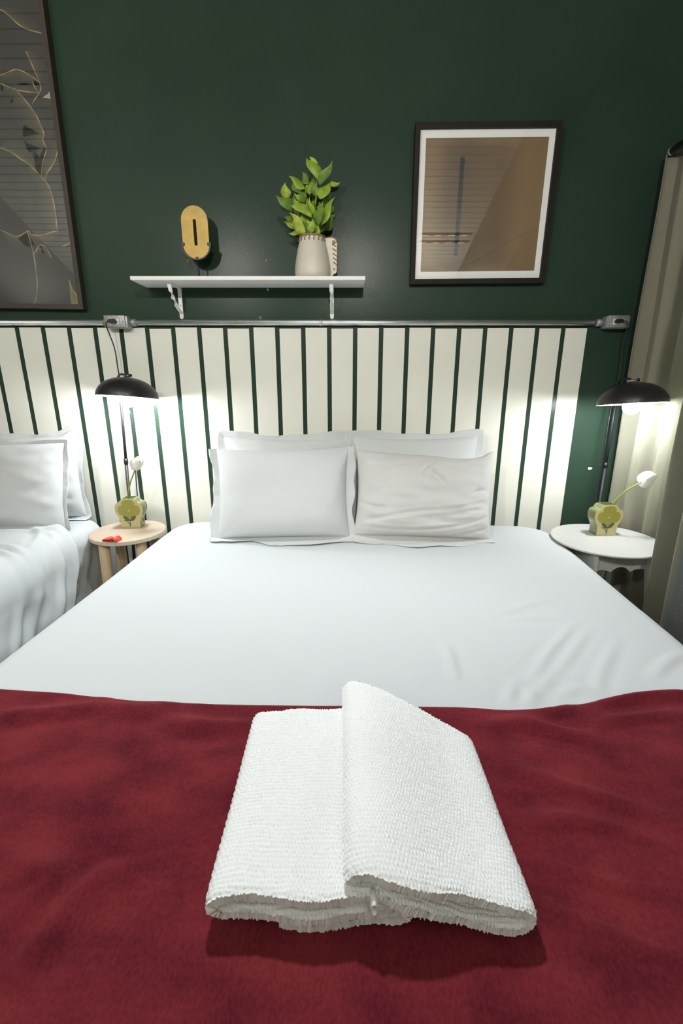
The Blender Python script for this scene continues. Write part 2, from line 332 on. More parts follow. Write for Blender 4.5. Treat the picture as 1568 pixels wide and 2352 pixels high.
# ================================================================== THE ROOM
XL, XR, YB, YF = -3.2, 1.52, 2.3, -2.35
ZB, ZF = 3.98, 3.98 - .4 * (YB - YF)
def struct(name, geo, m, smooth=False):
    o = obj(name, geo, m, None, smooth); o['kind'] = 'structure'; return o
wall_back = struct('wall_back', box(XL, XR, YB, YB + .12, 0, ZB + .1), GREEN)
wall_right = struct('wall_right', box(XR, XR + .12, YF, YB, 0, ZB), GREEN)
wall_left = struct('wall_left', box(XL - .12, XL, YF, YB, 0, ZB), GREYW)
wall_front = struct('wall_front', box(XL, XR, YF - .12, YF, 0, ZF + .1), GREYW)
floor = struct('floor', box(XL, XR, YF, YB, -.1, 0), FLOORM)
ceil = struct('ceiling', ([(XL, YF - .12, ZF + .05), (XR, YF - .12, ZF + .05), (XR, YB + .12, ZB + .05), (XL, YB + .12, ZB + .05),
                           (XL, YF - .12, ZF + .13), (XR, YF - .12, ZF + .13), (XR, YB + .12, ZB + .13), (XL, YB + .12, ZB + .13)],
                          [(0, 3, 2, 1), (4, 5, 6, 7), (0, 1, 5, 4), (1, 2, 6, 5), (2, 3, 7, 6), (3, 0, 4, 7)]), GAPM)
# ceiling boards, seen mirrored in the picture glass
sl = math.atan(.4); pitch = .08; npl = int((YB - YF) / pitch)
pv, pf = box(XL, XR, -.0395 / math.cos(sl) + .003, .0395 / math.cos(sl) - .003, 0, .012, .002)
pme = mesh('ceiling_board', pv, pf, PLANK, False, ((XL + XR) / 2, 0, 0))
for i in range(npl):
    o = bpy.data.objects.new('ceiling_board', pme); COL.objects.link(o); o.parent = ceil
    y = YF + (i + .5) * pitch; oc = ORG[ceil.name]
    o.location = ((XL + XR) / 2 - oc[0], y - oc[1], ZF + (y - YF) * .4 + .030 - oc[2]); o.rotation_euler = (sl, 0, 0)
# cream stripes on the wall, each slightly different in height
st_w, st_p = .1003, .1215
sv, sf = box(-st_w / 2, st_w / 2, -.0015, .001, 0, 1.44)
sme = mesh('stripe_panel', sv, sf, CREAM, False)
tops = [0, -.001, .001, .001, -.002, -.002, .002, .001, .001, -.002, .002, -.002, .003, -.002, .001, .003, -.003, .002, .002, .001, .002, .003, .002, .001, .001, .0, .002]
oc = ORG[wall_back.name]
for k in range(35):
    o = bpy.data.objects.new('stripe_panel', sme); COL.objects.link(o); o.parent = wall_back
    o.location = (1.147 - st_w / 2 - k * st_p - oc[0], YB - oc[1], .068 + tops[k % 27] - oc[2])
# old screw plugs and a paint chip in the wall
for (x, z, r) in ((-.690, 1.789, .0065), (-.337, 1.791, .005), (-.376, 1.553, .0065)):
    g = lathe([(r * .55, 0), (r * .55, -.004), (r, -.004), (r * 1.05, 0)], 12)
    M = Matrix.Translation((x, YB - .001, z)) @ Matrix.Rotation(R(90), 4, 'X') @ Matrix.Rotation(R(180), 4, 'X')
    w = obj('wall_plug', xf(g, M), PLUG, wall_back); obj('plug_hole', xf(lathe([(r * .6, -.001), (.0001, -.001)], 10), M), HOLE, w)
chip = [(1.259 + .0105 * (1 + .25 * math.sin(3 * a + 1)) * math.cos(a), .844 + .008 * (1 + .2 * math.cos(2 * a)) * math.sin(a)) for a in [i * 2 * math.pi / 14 for i in range(14)]]
obj('paint_chip', prism(chip, YB - .0006, YB + .0005), WHITEP, wall_back, False)

# ================================================================== conduit with outlet boxes
CZ, CY = 1.530, 2.281
t = thing('conduit_pipe', 'long galvanised steel conduit pipe running along the top of the cream wall stripes', 'pipe', (-.95, CY, CZ - .013))
for a, b in ((XL + .05, -1.085), (-.955, 1.165)):
    obj('pipe_section', tube([(a, CY, CZ), (b, CY, CZ)], .0122, 16), STEEL, t)
for x in (-2.2, -.1): obj('pipe_clip', tube([(x, CY, CZ), (x + .012, CY, CZ)], .0135, 14), STEEL, t)
def outlet_box(cx, label, sgn):
    t = thing('outlet_box', label, 'outlet', (cx, 2.27, CZ - .03), 'metal outlet boxes on the conduit')
    x0, x1 = cx - .046, cx + .046
    b = obj('box_body', box(x0 - .004, x1 + .010, 2.246, 2.299, CZ - .0275, CZ + .0265, .006), CAST, t, autosmooth=40)
    c = obj('cover_plate', box(x0 - .002, x1, 2.240, 2.247, CZ - .0245, CZ + .0265, .002), CAST, t, autosmooth=40)
    obj('socket_face', box(cx - .026, cx + .019, 2.2375, 2.241, CZ - .0125, CZ + .0125, .001), WPLAST, c, autosmooth=40)
    obj('socket_surround', ring_prism([(cx - .030, CZ - .017), (cx + .023, CZ - .017), (cx + .023, CZ + .016), (cx - .030, CZ + .016)],
        [(cx - .026, CZ - .0125), (cx + .019, CZ - .0125), (cx + .019, CZ + .0125), (cx - .026, CZ + .0125)], 2.239, 2.242), CAST, c, False)
    for dx in (-.041, .038): obj('screw', xf(lathe([(.0001, .0015), (.003, .001), (.003, -.001)], 10), Matrix.Translation((cx + dx, 2.2395, CZ)) @ Matrix.Rotation(R(90), 4, 'X')), RUST if dx < 0 else CAST, c)
    if sgn < 0: obj('threaded_collar', tube([(cx - .066, CY, CZ), (cx - .050, CY, CZ)], .0165, 16), RUST, t)
    ends = [1] if sgn < 0 else [-1]
    for s in ends: obj('threaded_collar', tube([(cx + s * .052, CY, CZ), (cx + s * .080, CY, CZ)], .0165, 16), CAST, t)
    return t
outlet_box(-1.028, 'metal outlet box with black plug at the left, above the lamp between the beds', -1)
outlet_box(1.256, 'metal outlet box with black plug at the right end of the conduit by the curtain', 1)

# ================================================================== beds
BZ = .585; BC = (.040, 1.235); BROT = -.050; BA, BB = .930, 1.0
t = thing('double_bed', 'wide double bed with white sheet in the centre, maroon blanket over its foot', 'bed', (BC[0], BC[1], 0))
Rb = Matrix.Translation((BC[0], BC[1], 0)) @ Matrix.Rotation(BROT, 4, 'Z')
obj('bed_base', xf(box(-BA + .02, BA - .02, -BB + .02, BB - .02, .06, .32, .02), Rb), BOXF, t, autosmooth=40)
U, V = np.meshgrid(np.linspace(-BA - .2, BA + .2, 60), np.linspace(-BB - .2, BB + .2, 60), indexing='ij')
obj('mattress', (drape(U, V, BC, BROT, BA - .006, BB - .006, .16, .055, BZ - .006, 0, .2), grid_faces(60, 60)), SHEET, t)
for sx in (-1, 1):
    for sy in (-1, 1):
        obj('bed_leg', xf(lathe([(.025, 0), (.03, .06)], 14, sx * (BA - .12), sy * (BB - .12), 0, True, True), Rb), BLACK, t)
def sheet_wr(X, Y):
    fade = np.clip((Y - .80) / .05, 0, 1)     # pressed flat under the blanket
    return fade * (waves(X, Y, 3, (5, 11), (.0022, .0010)) + ridges(X, Y, RIDGES, .0042, .014) + np.clip((X - .35) / .5, 0, 1) * np.clip((1.6 - Y) / .5, 0, 1) * waves(X, Y, 8, (24, 40), (.0012, .0006), .9))
nu, nv = 300, 300
U, V = np.meshgrid(np.linspace(-BA - .33, BA + .33, nu), np.linspace(-BB - .33, BB + .33, nv), indexing='ij')
o = obj('bed_sheet', (drape(U, V, BC, BROT, BA, BB, .17, .06, BZ, .002, .33, sheet_wr, .0, .001, 2), grid_faces(nu, nv)), SHEET)
tag(o, 'smooth white fitted sheet covering the wide bed in the centre', 'bed sheet')
# blanket
BEX = [-1.4, -.98, -.7805, -.6199, -.4632, -.2692, .0151, .2512, .38, .4179, .46, .4905, .6512, .7783, 1.0, 1.4]
BEY = [.95, .925, .8942, .8748, .8518, .8421, .8407, .8379, .832, .8298, .834, .8448, .8748, .8911, .93, .95]
nu, nv = 340, 170
u = np.linspace(-BA - .36, BA + .36, nu); cs, sn = math.cos(BROT), math.sin(BROT)
ys = np.interp(BC[0] + u * cs - sn * (-.35), BEX, BEY)
vedge = (ys - BC[1] - sn * u) / cs
tt = np.concatenate([[1.0], np.linspace(1, 0, nv - 1)])
U = np.repeat(u[:, None], nv, 1); V = (-BB - .30) + tt[None, :] * (vedge[:, None] + BB + .30)
def blank_wr(X, Y):
    return np.maximum(.007 + waves(X, Y, 21, (4, 9, 17), (.0032, .0020, .0012)) + ridges(X, Y, BRIDGES, .0085, .020), .0015)
pts = drape(U, V, BC, BROT, BA, BB, .17, .06, BZ, .007, .36, blank_wr, .06, .008, 4, sideoff=2.0).reshape(nu, nv, 3)
pts[:, 0, 2] -= .012
o = obj('blanket', (pts.reshape(-1, 3), grid_faces(nu, nv)), FLEECE)
tag(o, 'maroon fleece blanket spread across the foot of the wide bed', 'blanket')

# second bed at the left
LZ, LC, LA, LB = .612, (-1.850, 1.25), .685, 1.0
t = thing('single_bed', 'second bed in white bedding at the left edge beside the round wooden stool', 'bed', (LC[0], LC[1], 0))
obj('bed_base', box(LC[0] - LA + .02, LC[0] + LA - .02, LC[1] - LB + .02, LC[1] + LB - .02, .05, .33, .02), BOXF, t, autosmooth=40)
U, V = np.meshgrid(np.linspace(-LA - .2, LA + .2, 50), np.linspace(-LB - .2, LB + .2, 60), indexing='ij')
obj('mattress', (drape(U, V, LC, 0, LA - .008, LB - .008, .16, .07, LZ - .008, 0, .2), grid_faces(50, 60)), SHEET, t)
for sx in (-1, 1):
    for sy in (-1, 1): obj('bed_leg', lathe([(.025, 0), (.03, .05)], 14, LC[0] + sx * (LA - .12), LC[1] + sy * (LB - .12), 0, True, True), BLACK, t)
nu, nv = 160, 220
U, V = np.meshgrid(np.linspace(-LA - .3, LA + .36, nu), np.linspace(-LB - .3, LB + .3, nv), indexing='ij')
lw = lambda X, Y: waves(X, Y, 31, (7, 16), (.003, .0015))
o = obj('bed_sheet', (drape(U, V, LC, 0, LA, LB, .17, .08, LZ, .003, .40, lw,   .03, .018, 9, [[(.60, .93), (.72, .86), (.95, .80)], [(.62, .85), (.78, .80), (.98, .70)], [(.58, .78), (.74, .73), (.95, .62)], [(.64, .97), (.80, .92), (.98, .88)]]), grid_faces(nu, nv)), SHEET)
tag(o, 'rumpled white bottom sheet on the left bed, gathered beside the wooden stool', 'bed sheet')
def cover(name, u0, u1, v0, v1, off, wr, flare, fold, seed, label, cat, slant=0.0, sl2=0.0, th=.006, side=None):
    nu, nv = 190, 130; uu = np.linspace(u0, u1, nu)
    ov = np.clip((uu - (LA - .12)) / .4, 0, 1)
    va = v0 - sl2 * ov; vb = v1 - slant * ov
    tt = np.concatenate([[0], np.linspace(0, 1, nv - 2), [1]])
    U = np.repeat(uu[:, None], nv, 1); V = va[:, None] + tt[None] * (vb - va)[:, None]
    p = drape(U, V, LC, 0, LA, LB, .17, .09, LZ, off, .5, wr, flare, fold, seed, side).reshape(nu, nv, 3)
    for j in (0, -1):
        p[:, j, 2] -= np.where(U[:, j] < LA, th, 0); p[:, j, 0] -= np.where(U[:, j] >= LA, th, 0)
    o = obj(name, (p.reshape(-1, 3), grid_faces(nu, nv)), SHEET); tag(o, label, cat); return o
cover('duvet', -LA - .3, LA + .34, -LB + .02, .20, .006, lambda X, Y: .010 + waves(X, Y, 41, (6, 14, 34), (.0035, .0025, .0016)) + ridges(X, Y, [[(-1.75, 1.30), (-1.45, 1.22), (-1.2, 1.25)], [(-1.6, 1.05), (-1.35, 1.12), (-1.18, 1.02)], [(-1.3, 1.40), (-1.22, 1.25), (-1.25, 1.1)]], .008, .016), .10, .010, 12,
      'puffy white duvet over the lower half of the left bed', 'duvet', .06, -.02, .02, [[(.50, .12), (.68, .02), (.90, -.10)], [(.56, -.08), (.75, -.18), (.95, -.28)], [(.48, -.28), (.70, -.36), (.92, -.50)], [(.60, .15), (.75, .12), (.9, .02)]])
cover('top_sheet', -LA - .3, LA + .30, .155, .715, .030, lambda X, Y: .020 + waves(X, Y, 43, (9, 20, 40), (.004, .0025, .0016)) + ridges(X, Y, [[(-1.9, 1.75), (-1.4, 1.70), (-1.18, 1.62)], [(-1.5, 1.55), (-1.25, 1.6), (-1.15, 1.5)], [(-1.8, 1.88), (-1.5, 1.84), (-1.3, 1.86), (-1.17, 1.80)], [(-1.7, 1.60), (-1.45, 1.64), (-1.22, 1.58)], [(-1.35, 1.92), (-1.25, 1.80), (-1.2, 1.66)]], .009, .016), .16, .012, 14,
      'white top sheet turned down across the left bed, hanging over its side', 'bed sheet', .30, .16, .012, [[(.55, .56), (.70, .50), (.90, .36)], [(.56, .40), (.75, .33), (.93, .16)], [(.60, .27), (.78, .20), (.95, .04)], [(.52, .66), (.66, .62), (.84, .52)]])

# ================================================================== pillows
def pillow(name, label, base, W_, H_, T_, lean, roll, yaw, flange, seed, m, wr=(1, 1), top=None, fl_parts='tblr', group=None, grid=(90, 70), corner=.05, creases=None):
    nu, nv = grid
    M = Matrix.Translation(base) @ Matrix.Rotation(R(yaw), 4, 'Z') @ Matrix.Rotation(R(-lean), 4, 'X') @ Matrix.Rotation(R(roll), 4, 'Y')
    Mn = np.array(M)
    def place(x, y, z):
        p = np.stack([x, y, z, np.ones_like(x)], -1).reshape(-1, 4) @ Mn.T; return p[:, :3]
    s = np.sin(np.linspace(-1, 1, nu) * np.pi / 2); u, v = np.meshgrid(s, np.sin(np.linspace(-1, 1, nv) * np.pi / 2), indexing='ij')
    def outline(u, v):
        x = u * W_ / 2 * (1 - corner * (1 - v ** 2)); zz = v * H_ / 2 * (1 - corner * 1.3 * (1 - u ** 2) * np.where(v > 0, 1, .35)) + H_ / 2
        if top is not None: zz = zz + np.where(v > 0, v, 0) * top(u)
        return x, zz
    x, z = outline(u, v)
    th = T_ / 2 * np.maximum(1 - np.abs(u) ** 3.2, 0) ** .55 * np.maximum(1 - np.abs(v) ** 2.8, 0) ** .55 * (1 - .12 * v)
    edge = np.minimum(1, 4 * np.minimum(1 - np.abs(u), 1 - np.abs(v)))
    crease = wr[0] * waves(x, z, seed, (9, 20), (.0050, .0024)) + wr[1] * waves(x, z * 2.4, seed + 1, (26, 48), (.0020, .0010), 1.5)
    if creases: crease = crease - ridges(x, z, creases, .0060, .0085)
    pinch = .0035 * wr[1] * waves(u * .3 + v * .1, v * .3, seed + 2, (60,), (1,)) * np.maximum(0, np.maximum(np.abs(u), np.abs(v)) - .75) / .25
    yf = -(th + (crease + pinch) * edge); yb = th * .8 + .4 * crease * edge
    t = thing(name, label, 'pillow', base, group)
    n0 = nu * nv; F = grid_faces(nu, nv)
    obj('pillow_body', (np.concatenate([place(x, yf, z), place(x, yb, z)]), np.concatenate([F, F[:, ::-1] + n0])), m, t)
    if flange:
        per = []
        K = 60
        if 'l' in fl_parts: per += [(-1, a, -1, 0) for a in np.linspace(1, -1, K)]
        if 'b' in fl_parts: per += [(a, -1, 0, -1) for a in np.linspace(-1, 1, K)]
        if 'r' in fl_parts: per += [(1, a, 1, 0) for a in np.linspace(-1, 1, K)]
        if 't' in fl_parts: per += [(a, 1, 0, 1) for a in np.linspace(1, -1, K)]
        per = np.array(per); closed = len(fl_parts) == 4
        ex, ez = outline(per[:, 0], per[:, 1]); K = len(per)
        nx, nz = per[:, 2].copy(), per[:, 3].copy()
        # blend the outward directions at the corners
        d = np.stack([nx, nz], -1)
        for _ in range(8):
            d = (np.roll(d, 1, 0) + np.roll(d, -1, 0) + d) / 3 if closed else np.concatenate([d[:1], (d[:-2] + d[1:-1] + d[2:]) / 3, d[-1:]])
        d = d / (np.linalg.norm(d, axis=1, keepdims=True) + 1e-9) * (1 + .35 * (1 - np.linalg.norm(d, axis=1, keepdims=True)))
        rows = []
        rg = np.random.RandomState(seed + 9); q = np.arange(K)
        wav = .0035 * np.sin(q * .14 + seed) + .0018 * np.sin(q * .41 + 2 * seed) + .0008 * np.sin(q * 1.1)
        vl = 1 + .25 * np.sin(q * .11 + seed * 1.7) + .12 * np.sin(q * .31)
        for k, w in enumerate((-.12, .25, .55, .8, 1.0)):
            fx = ex + d[:, 0] * flange * w * vl; fz = ez + d[:, 1] * flange * w * vl; fy = wav * max(w, 0) * 1.2 - .0015
            low = fz < .004      # the part of the border that lies on the mattress folds forward
            fold = np.where(low, .004 - fz, 0); fz = np.where(low, .004 + .002 * w, fz); fy = fy - fold * 1.25 - .055 * np.minimum(1, fold / flange) * np.clip(1.25 - np.abs(ex) / (W_ / 2), .35, 1)
            pw = place(fx, fy, fz); bend = np.minimum(1, fold / (.4 * flange))
            pw[:, 2] = np.where(low, pw[:, 2] * (1 - bend) + (base[2] - .002 + .0035 * max(w, 0) * (1 + np.sin(q * .16 + seed))) * bend, pw[:, 2])
            rows.append(pw)
        P = np.stack(rows, 0); P2 = P + np.array([0, .0035, .0]); nr = len(rows)
        pts = np.concatenate([P.reshape(-1, 3), P2.reshape(-1, 3)]); Fs = grid_faces(nr, K); off = nr * K
        F2 = Fs[:, ::-1] + off; last = (nr - 1) * K; side = np.stack([np.arange(K - 1) + last, np.arange(K - 1) + last + off, np.arange(1, K) + last + off, np.arange(1, K) + last], -1)
        allF = [Fs, F2, side]
        if closed:
            a = np.arange(nr - 1) * K; sm = np.stack([a + K - 1, a + 2 * K - 1, a + K, a], -1); allF += [sm, sm[:, ::-1] + off]
        obj('border', (pts, np.concatenate(allF)), m, t)
    return t
CREASES = [[((a - 707) / 1205 * .62, (960 - b) / 760 * .385) for a, b in L] for L in (
    [(120, 650), (250, 690), (380, 710)], [(150, 830), (400, 770), (640, 720), (900, 690), (1290, 610)], [(1060, 700), (1180, 695), (1300, 715)],
    [(180, 870), (500, 890), (800, 870), (1100, 800), (1290, 740)], [(900, 960), (1100, 900), (1290, 850)], [(660, 420), (700, 340), (780, 300)],
    [(700, 430), (760, 370), (860, 470)], [(380, 380), (470, 320), (560, 310)], [(1080, 560), (1200, 520), (1310, 560)], [(850, 800), (1000, 795), (1120, 770)])]
g_ = 'pillows on the wide bed'
pillow('pillow', 'white bordered pillow mostly hidden behind the smooth front pillow, its upper edge showing', (-.262, 2.183, BZ + .006), .62, .42, .15, 6, .6, 0, .030, 11, PCASE, (1.2, 1.6), group=g_)
pillow('pillow', 'white bordered pillow behind the crumpled one, its pointed right corner sticking out', (.360, 2.183, BZ + .006), .60, .425, .15, 6, -.5, 0, .030, 23, PCASE, (1, 1.2), group=g_)
pillow('pillow', 'smooth plump white pillow with flat border, front left on the wide bed', (-.259, 1.962, BZ + .006), .595, .405, .20, 15, -1.0, 0, .034, 35, PCASE, (.35, .25), fl_parts='lbr', group=g_)
pillow('pillow', 'crumpled off-white pillow in front at the right of the wide bed', (.362, 1.962, BZ + .006), .62, .385, .19, 15, 2.2, 0, .050, 47, PCASE2, (1.0, 2.0), top=lambda u: .020 * np.exp(-((u - .97) / .10) ** 2) - .014 * np.exp(-((u - .55) / .35) ** 2), fl_parts='b', group=g_, grid=(190, 130), creases=CREASES)
g_ = 'pillows on the left bed'
pillow('pillow', 'white pillow standing against the striped wall at the back of the left bed', (-1.560, 2.18, LZ + .008), .60, .40, .15, 5, -1, 0, .022, 53, PCASE, (1.2, 1.8), top=lambda u: .03 * np.exp(-((u - 1) / .2) ** 2), group=g_)
pillow('pillow', 'large white pillow in front on the left bed, cut by the picture edge', (-1.545, 1.965, LZ + .008), .62, .40, .20, 14, 0, 0, .018, 61, PCASE, (.8, 1.1), group=g_)

# ================================================================== towels
def towel(name, label, path, yfun, th, cell, zoff, zmul, group, bigamp=1.0):
    P = np.array(spline(path, 24)); seg = np.hypot(*np.diff(P, axis=0).T); L = np.concatenate([[0], np.cumsum(seg)]); tot = L[-1]
    ns = int(tot / cell * 3.2); s = np.linspace(0, tot, ns); px = np.interp(s, L, P[:, 0]); pz = np.interp(s, L, P[:, 1])
    dx, dz = np.gradient(px), np.gradient(pz); ln = np.hypot(dx, dz); nx, nz = -dz / ln, dx / ln
    ny = int(.34 / cell * 3.2); w = np.linspace(0, 1, ny)
    y0, y1 = yfun(px, s / tot)
    Y = y0[:, None] + (y1 - y0)[:, None] * w[None]
    S = np.repeat(s[:, None], ny, 1)
    rowp = np.floor(Y / (cell * 1.35)); ph = (rowp % 2) * .5
    S_ = S; S = S + .0011 * waves(S_, Y, 3, (60, 140), (1, .6)); Y_ = Y + .0012 * waves(S_, Y, 4, (70, 150), (1, .6)); rowp = np.floor(Y_ / (cell * 1.35)); ph = (rowp % 2) * .5
    c = np.abs(np.sin(np.pi * (S / cell + ph))) ** .8 * np.abs(np.sin(np.pi * Y_ / (cell * 1.35))) ** .6
    rg = np.random.RandomState(5); jit = rg.rand(*c.shape)
    disp = .0024 * c + .0008 * jit; S = S_
    edge = np.minimum(1, np.minimum(w, 1 - w) * ny / 7)[None]; half = th / 2 * np.sqrt(np.maximum(1 - (1 - edge) ** 2, .45))
    big = bigamp * waves(S, Y, 71 + len(label), (14, 30), (.0035, .0018))
    zm = zmul(w)[None]
    out = []
    for sg in (1, -1):
        X = px[:, None] + sg * nx[:, None] * (half + disp); Z = (pz[:, None] + big * np.clip(pz[:, None] / .04, 0, 1)) * zm + sg * nz[:, None] * (half + disp) + zoff
        Z = np.maximum(Z, zoff + .0005)
        out.append(np.stack([X, Y + (rg.rand(*Y.shape) - .5) * (.0010 + .0018 * (1 - edge)), Z], -1).reshape(-1, 3))
    n0 = ns * ny; F = grid_faces(ns, ny)
    i = np.arange(ns - 1) * ny; e1 = np.stack([i, i + n0, i + ny + n0, i + ny], -1); i2 = i + ny - 1; e2 = np.stack([i2, i2 + ny, i2 + ny + n0, i2 + n0], -1)
    j = np.arange(ny - 1); e3 = np.stack([j, j + 1, j + 1 + n0, j + n0], -1); j2 = j + (ns - 1) * ny; e4 = np.stack([j2, j2 + n0, j2 + 1 + n0, j2 + 1], -1)
    t = thing(name, label, 'towel', (float(px.mean()), .58, zoff), group)
    obj('terry_fold', (np.concatenate(out), np.concatenate([F[:, ::-1], F + n0, e1, e2, e3, e4])), TERRY, t, True, 62)
    return t
TZ = BZ + .015
towel('folded_towel', 'flat folded white terry towel at the left, lying under the other towel',
      [(-.080, .009), (-.02, .008), (.04, .009), (.070, .012), (.084, .026), (.070, .036), (.02, .031), (-.06, .029), (-.13, .030), (-.155, .036), (-.163, .048), (-.150, .058), (-.11, .061), (-.03, .062), (.03, .060), (.060, .054)],
      lambda x, q: (np.where(q < .3, .418, .412) + .004 * np.sin(x * 40), .752 - .03 * np.clip(.0 - x, 0, 1) - .02 * (q < .6) + .003 * np.sin(x * 60)), .0130, .0048, TZ, lambda w: .95 + .05 * w, 'white towels on the maroon blanket')
tw = towel('folded_towel', 'white terry towel lying askew on top at the right, its front edge lifted',
      [(.040, .061), (.085, .047), (.135, .027), (.185, .012), (.222, .012), (.238, .026), (.226, .042), (.175, .060), (.125, .077), (.08, .090), (.045, .094), (.020, .088), (.008, .074)],
      lambda x, q: (.410 + .10 * np.clip(.06 - x, 0, .06) * 2 + .003 * np.sin(x * 50), .805 - .42 * np.clip(x - .02, 0, 1) - .04 * (q < .45)), .0130, .0048, TZ, lambda w: .96 - .05 * w, 'white towels on the maroon blanket', 1.7)
obj('hem_tag', ring_prism(*[[(.040 + r * .005 * math.cos(a), TZ + .058 + r * .010 * math.sin(a)) for a in [i * 2 * math.pi / 16 for i in range(16)]] for r in (1.0, .75)], .402, .422), WHITEP, tw)

# ================================================================== shelf
SZ0, SZ1, SY0 = 1.680, 1.695, 2.127
t = thing('wall_shelf', 'white wall shelf on two twisted metal brackets above the conduit', 'shelf', (-.393, 2.213, SZ0))
obj('shelf_board', box(-.888, .100, SY0, 2.2995, SZ0, SZ1, .001), WHITEP, t, False)
for bx, yaw in ((-.740, 0), (-.044, 0)):
    b = obj('bracket', join(box(bx - .0085, bx + .0085, 2.2955, 2.2995, 1.556, SZ0 - .0005, 0), box(bx - .0085, bx + .0085, 2.150, 2.2955, SZ0 - .004, SZ0 - .0005, 0),
            xf(lathe([(.0085, -.002), (.0085, .002)], 16, 0, 0, 0, True, True), Matrix.Translation((bx, 2.2975, 1.556)) @ Matrix.Rotation(R(90), 4, 'X'))), WHITEP, t, False)
    # twisted strut
    A, B_ = Vector((bx, 2.165, SZ0 - .005)), Vector((bx, 2.2945, 1.572)); n = 44; V_, F_ = [], []
    ctrl = Vector((bx, 2.185, 1.610)); ax0 = Vector((1, 0, 0))
    for i in range(n + 1):
        q = i / n; p = A * (1 - q) ** 2 + ctrl * 2 * q * (1 - q) + B_ * q * q; tg = ((ctrl - A) * (1 - q) + (B_ - ctrl) * q).normalized()
        tw_ = 0 if q < .22 else (math.pi * 2 if q > .72 else (q - .22) / .5 * math.pi * 2)
        a = Matrix.Rotation(tw_, 3, tg) @ ax0; b2 = tg.cross(a)
        for sx, sy in ((-1, -1), (1, -1), (1, 1), (-1, 1)): V_.append(tuple(p + a * sx * .0082 + b2 * sy * .0011))
    for i in range(n):
        for k in range(4): F_.append((i * 4 + k, i * 4 + (k + 1) % 4, i * 4 + 4 + (k + 1) % 4, i * 4 + 4 + k))
    obj('twisted_strut', (V_, F_), WHITEP, b, True, 40)
    for z in (1.570, 1.640, 1.605): obj('screw', xf(lathe([(.0001, .001), (.003, .0006), (.003, -.001)], 10), Matrix.Translation((bx, 2.2952, z)) @ Matrix.Rotation(R(90), 4, 'X')), CAST, b)
for hx in (-.731, -.337):
    obj('hook', tube([(hx, 2.288, SZ0 - .001), (hx, 2.288, SZ0 - .010), (hx + .004, 2.286, SZ0 - .013), (hx + .007, 2.286, SZ0 - .009)], .0016, 6), WHITEP, t)

# oblong gold ornament on a stand
gx, gy = -.621, 2.212
def stadium(cx, cz0, cz1, r, n=20):
    return [(cx + r * math.cos(a), cz1 + r * math.sin(a)) for a in np.linspace(0, math.pi, n)] + [(cx + r * math.cos(a), cz0 + r * math.sin(a)) for a in np.linspace(math.pi, 2 * math.pi, n)]
t = thing('oblong_ornament', 'gold oblong ring ornament with a slot, held by a black stand on the shelf', 'ornament', (gx, gy, SZ1))
z0, z1, r_ = 1.833, 1.922, .0560
obj('gold_ring', ring_prism(stadium(gx, z0, z1, r_), stadium(gx, z0 + .001, z1 - .001, .0068), gy - .009, gy + .009), GOLD, t, True, 35)
arc = [(gx + r_ * 1.12 * math.cos(a), z0 - .001 + r_ * 1.08 * math.sin(a)) for a in np.linspace(math.pi, 2 * math.pi, 30)]
arc2 = [(gx + (r_ + .0008) * math.cos(a), z0 - .001 + (r_ + .0008) * math.sin(a)) for a in np.linspace(math.pi, 2 * math.pi, 30)]
n = 30; V_ = [(x, y, z) for y in (gy - .012, gy + .012) for L in (arc, arc2) for x, z in L]
F_ = []
for i in range(n - 1): F_ += [(i, i + 1, n + i + 1, n + i), (2 * n + i, 3 * n + i, 3 * n + i + 1, 2 * n + i + 1), (i, 2 * n + i, 2 * n + i + 1, i + 1), (n + i, n + i + 1, 3 * n + i + 1, 3 * n + i)]
for i in (0, n - 1): F_.append((i, n + i, 3 * n + i, 2 * n + i))
st = obj('cradle', (V_, F_), BLACK, t, True, 35)
for dx in (-1, 1): obj('claw', box(gx + dx * .0565 - .0085, gx + dx * .0565 + .0085, gy - .0125, gy + .0125, z0 - .006, z0 + .006, .001), BLACK, st, False)
obj('claw', box(gx - .006, gx + .006, gy - .0125, gy + .0125, z0 - r_ * 1.09, z0 - r_ + .007, .001), BLACK, st, False)
obj('stand_rod', tube([(gx, gy, SZ1 + .006), (gx, gy, z0 - r_ * 1.05)], .0028, 8), BLACK, t)
obj('stand_foot', box(gx - .05, gx + .05, gy - .03, gy + .03, SZ1, SZ1 + .006, .001), BLACK, t, False)

# ================================================================== ceramic pitcher with plant
vx, vy = -.124, 2.205
t = thing('ceramic_pitcher', 'cream ceramic pitcher with cord-laced rim and handle, on the white shelf', 'vase', (vx, vy, SZ1))
prof = [(.001, .001), (.070, .001), (.074, .004), (.0775, .016), (.0785, .028), (.0765, .050), (.0715, .080), (.0645, .115), (.0565, .145), (.0525, .158), (.051, .164), (.0495, .164), (.0485, .158), (.052, .145), (.058, .12), (.04, .10), (.001, .10)]
pb = obj('pitcher_body', lathe(prof, 48, vx, vy, SZ1), CERAM, t)
hxs = [(vx + .050, SZ1 + .158), (vx + .085, SZ1 + .160), (vx + .098, SZ1 + .154), (vx + .1045, SZ1 + .140), (vx + .1030, SZ1 + .030), (vx + .098, SZ1 + .024), (vx + .088, SZ1 + .021), (vx + .086, SZ1 + .014), (vx + .070, SZ1 + .014), (vx + .060, SZ1 + .06)]
h = obj('handle_fin', prism(hxs[::-1], vy - .010, vy + .010), CERAM, t, True, 40)
ringp = [(vx + .0535 * math.cos(a), vy + .0535 * math.sin(a), SZ1 + .1635 + .0012 * math.sin(a * 14)) for a in np.linspace(0, 2 * math.pi, 64, endpoint=False)]
rp = obj('rim_cord', tube(ringp, .0034, 8, closed=True), ROPE, t)
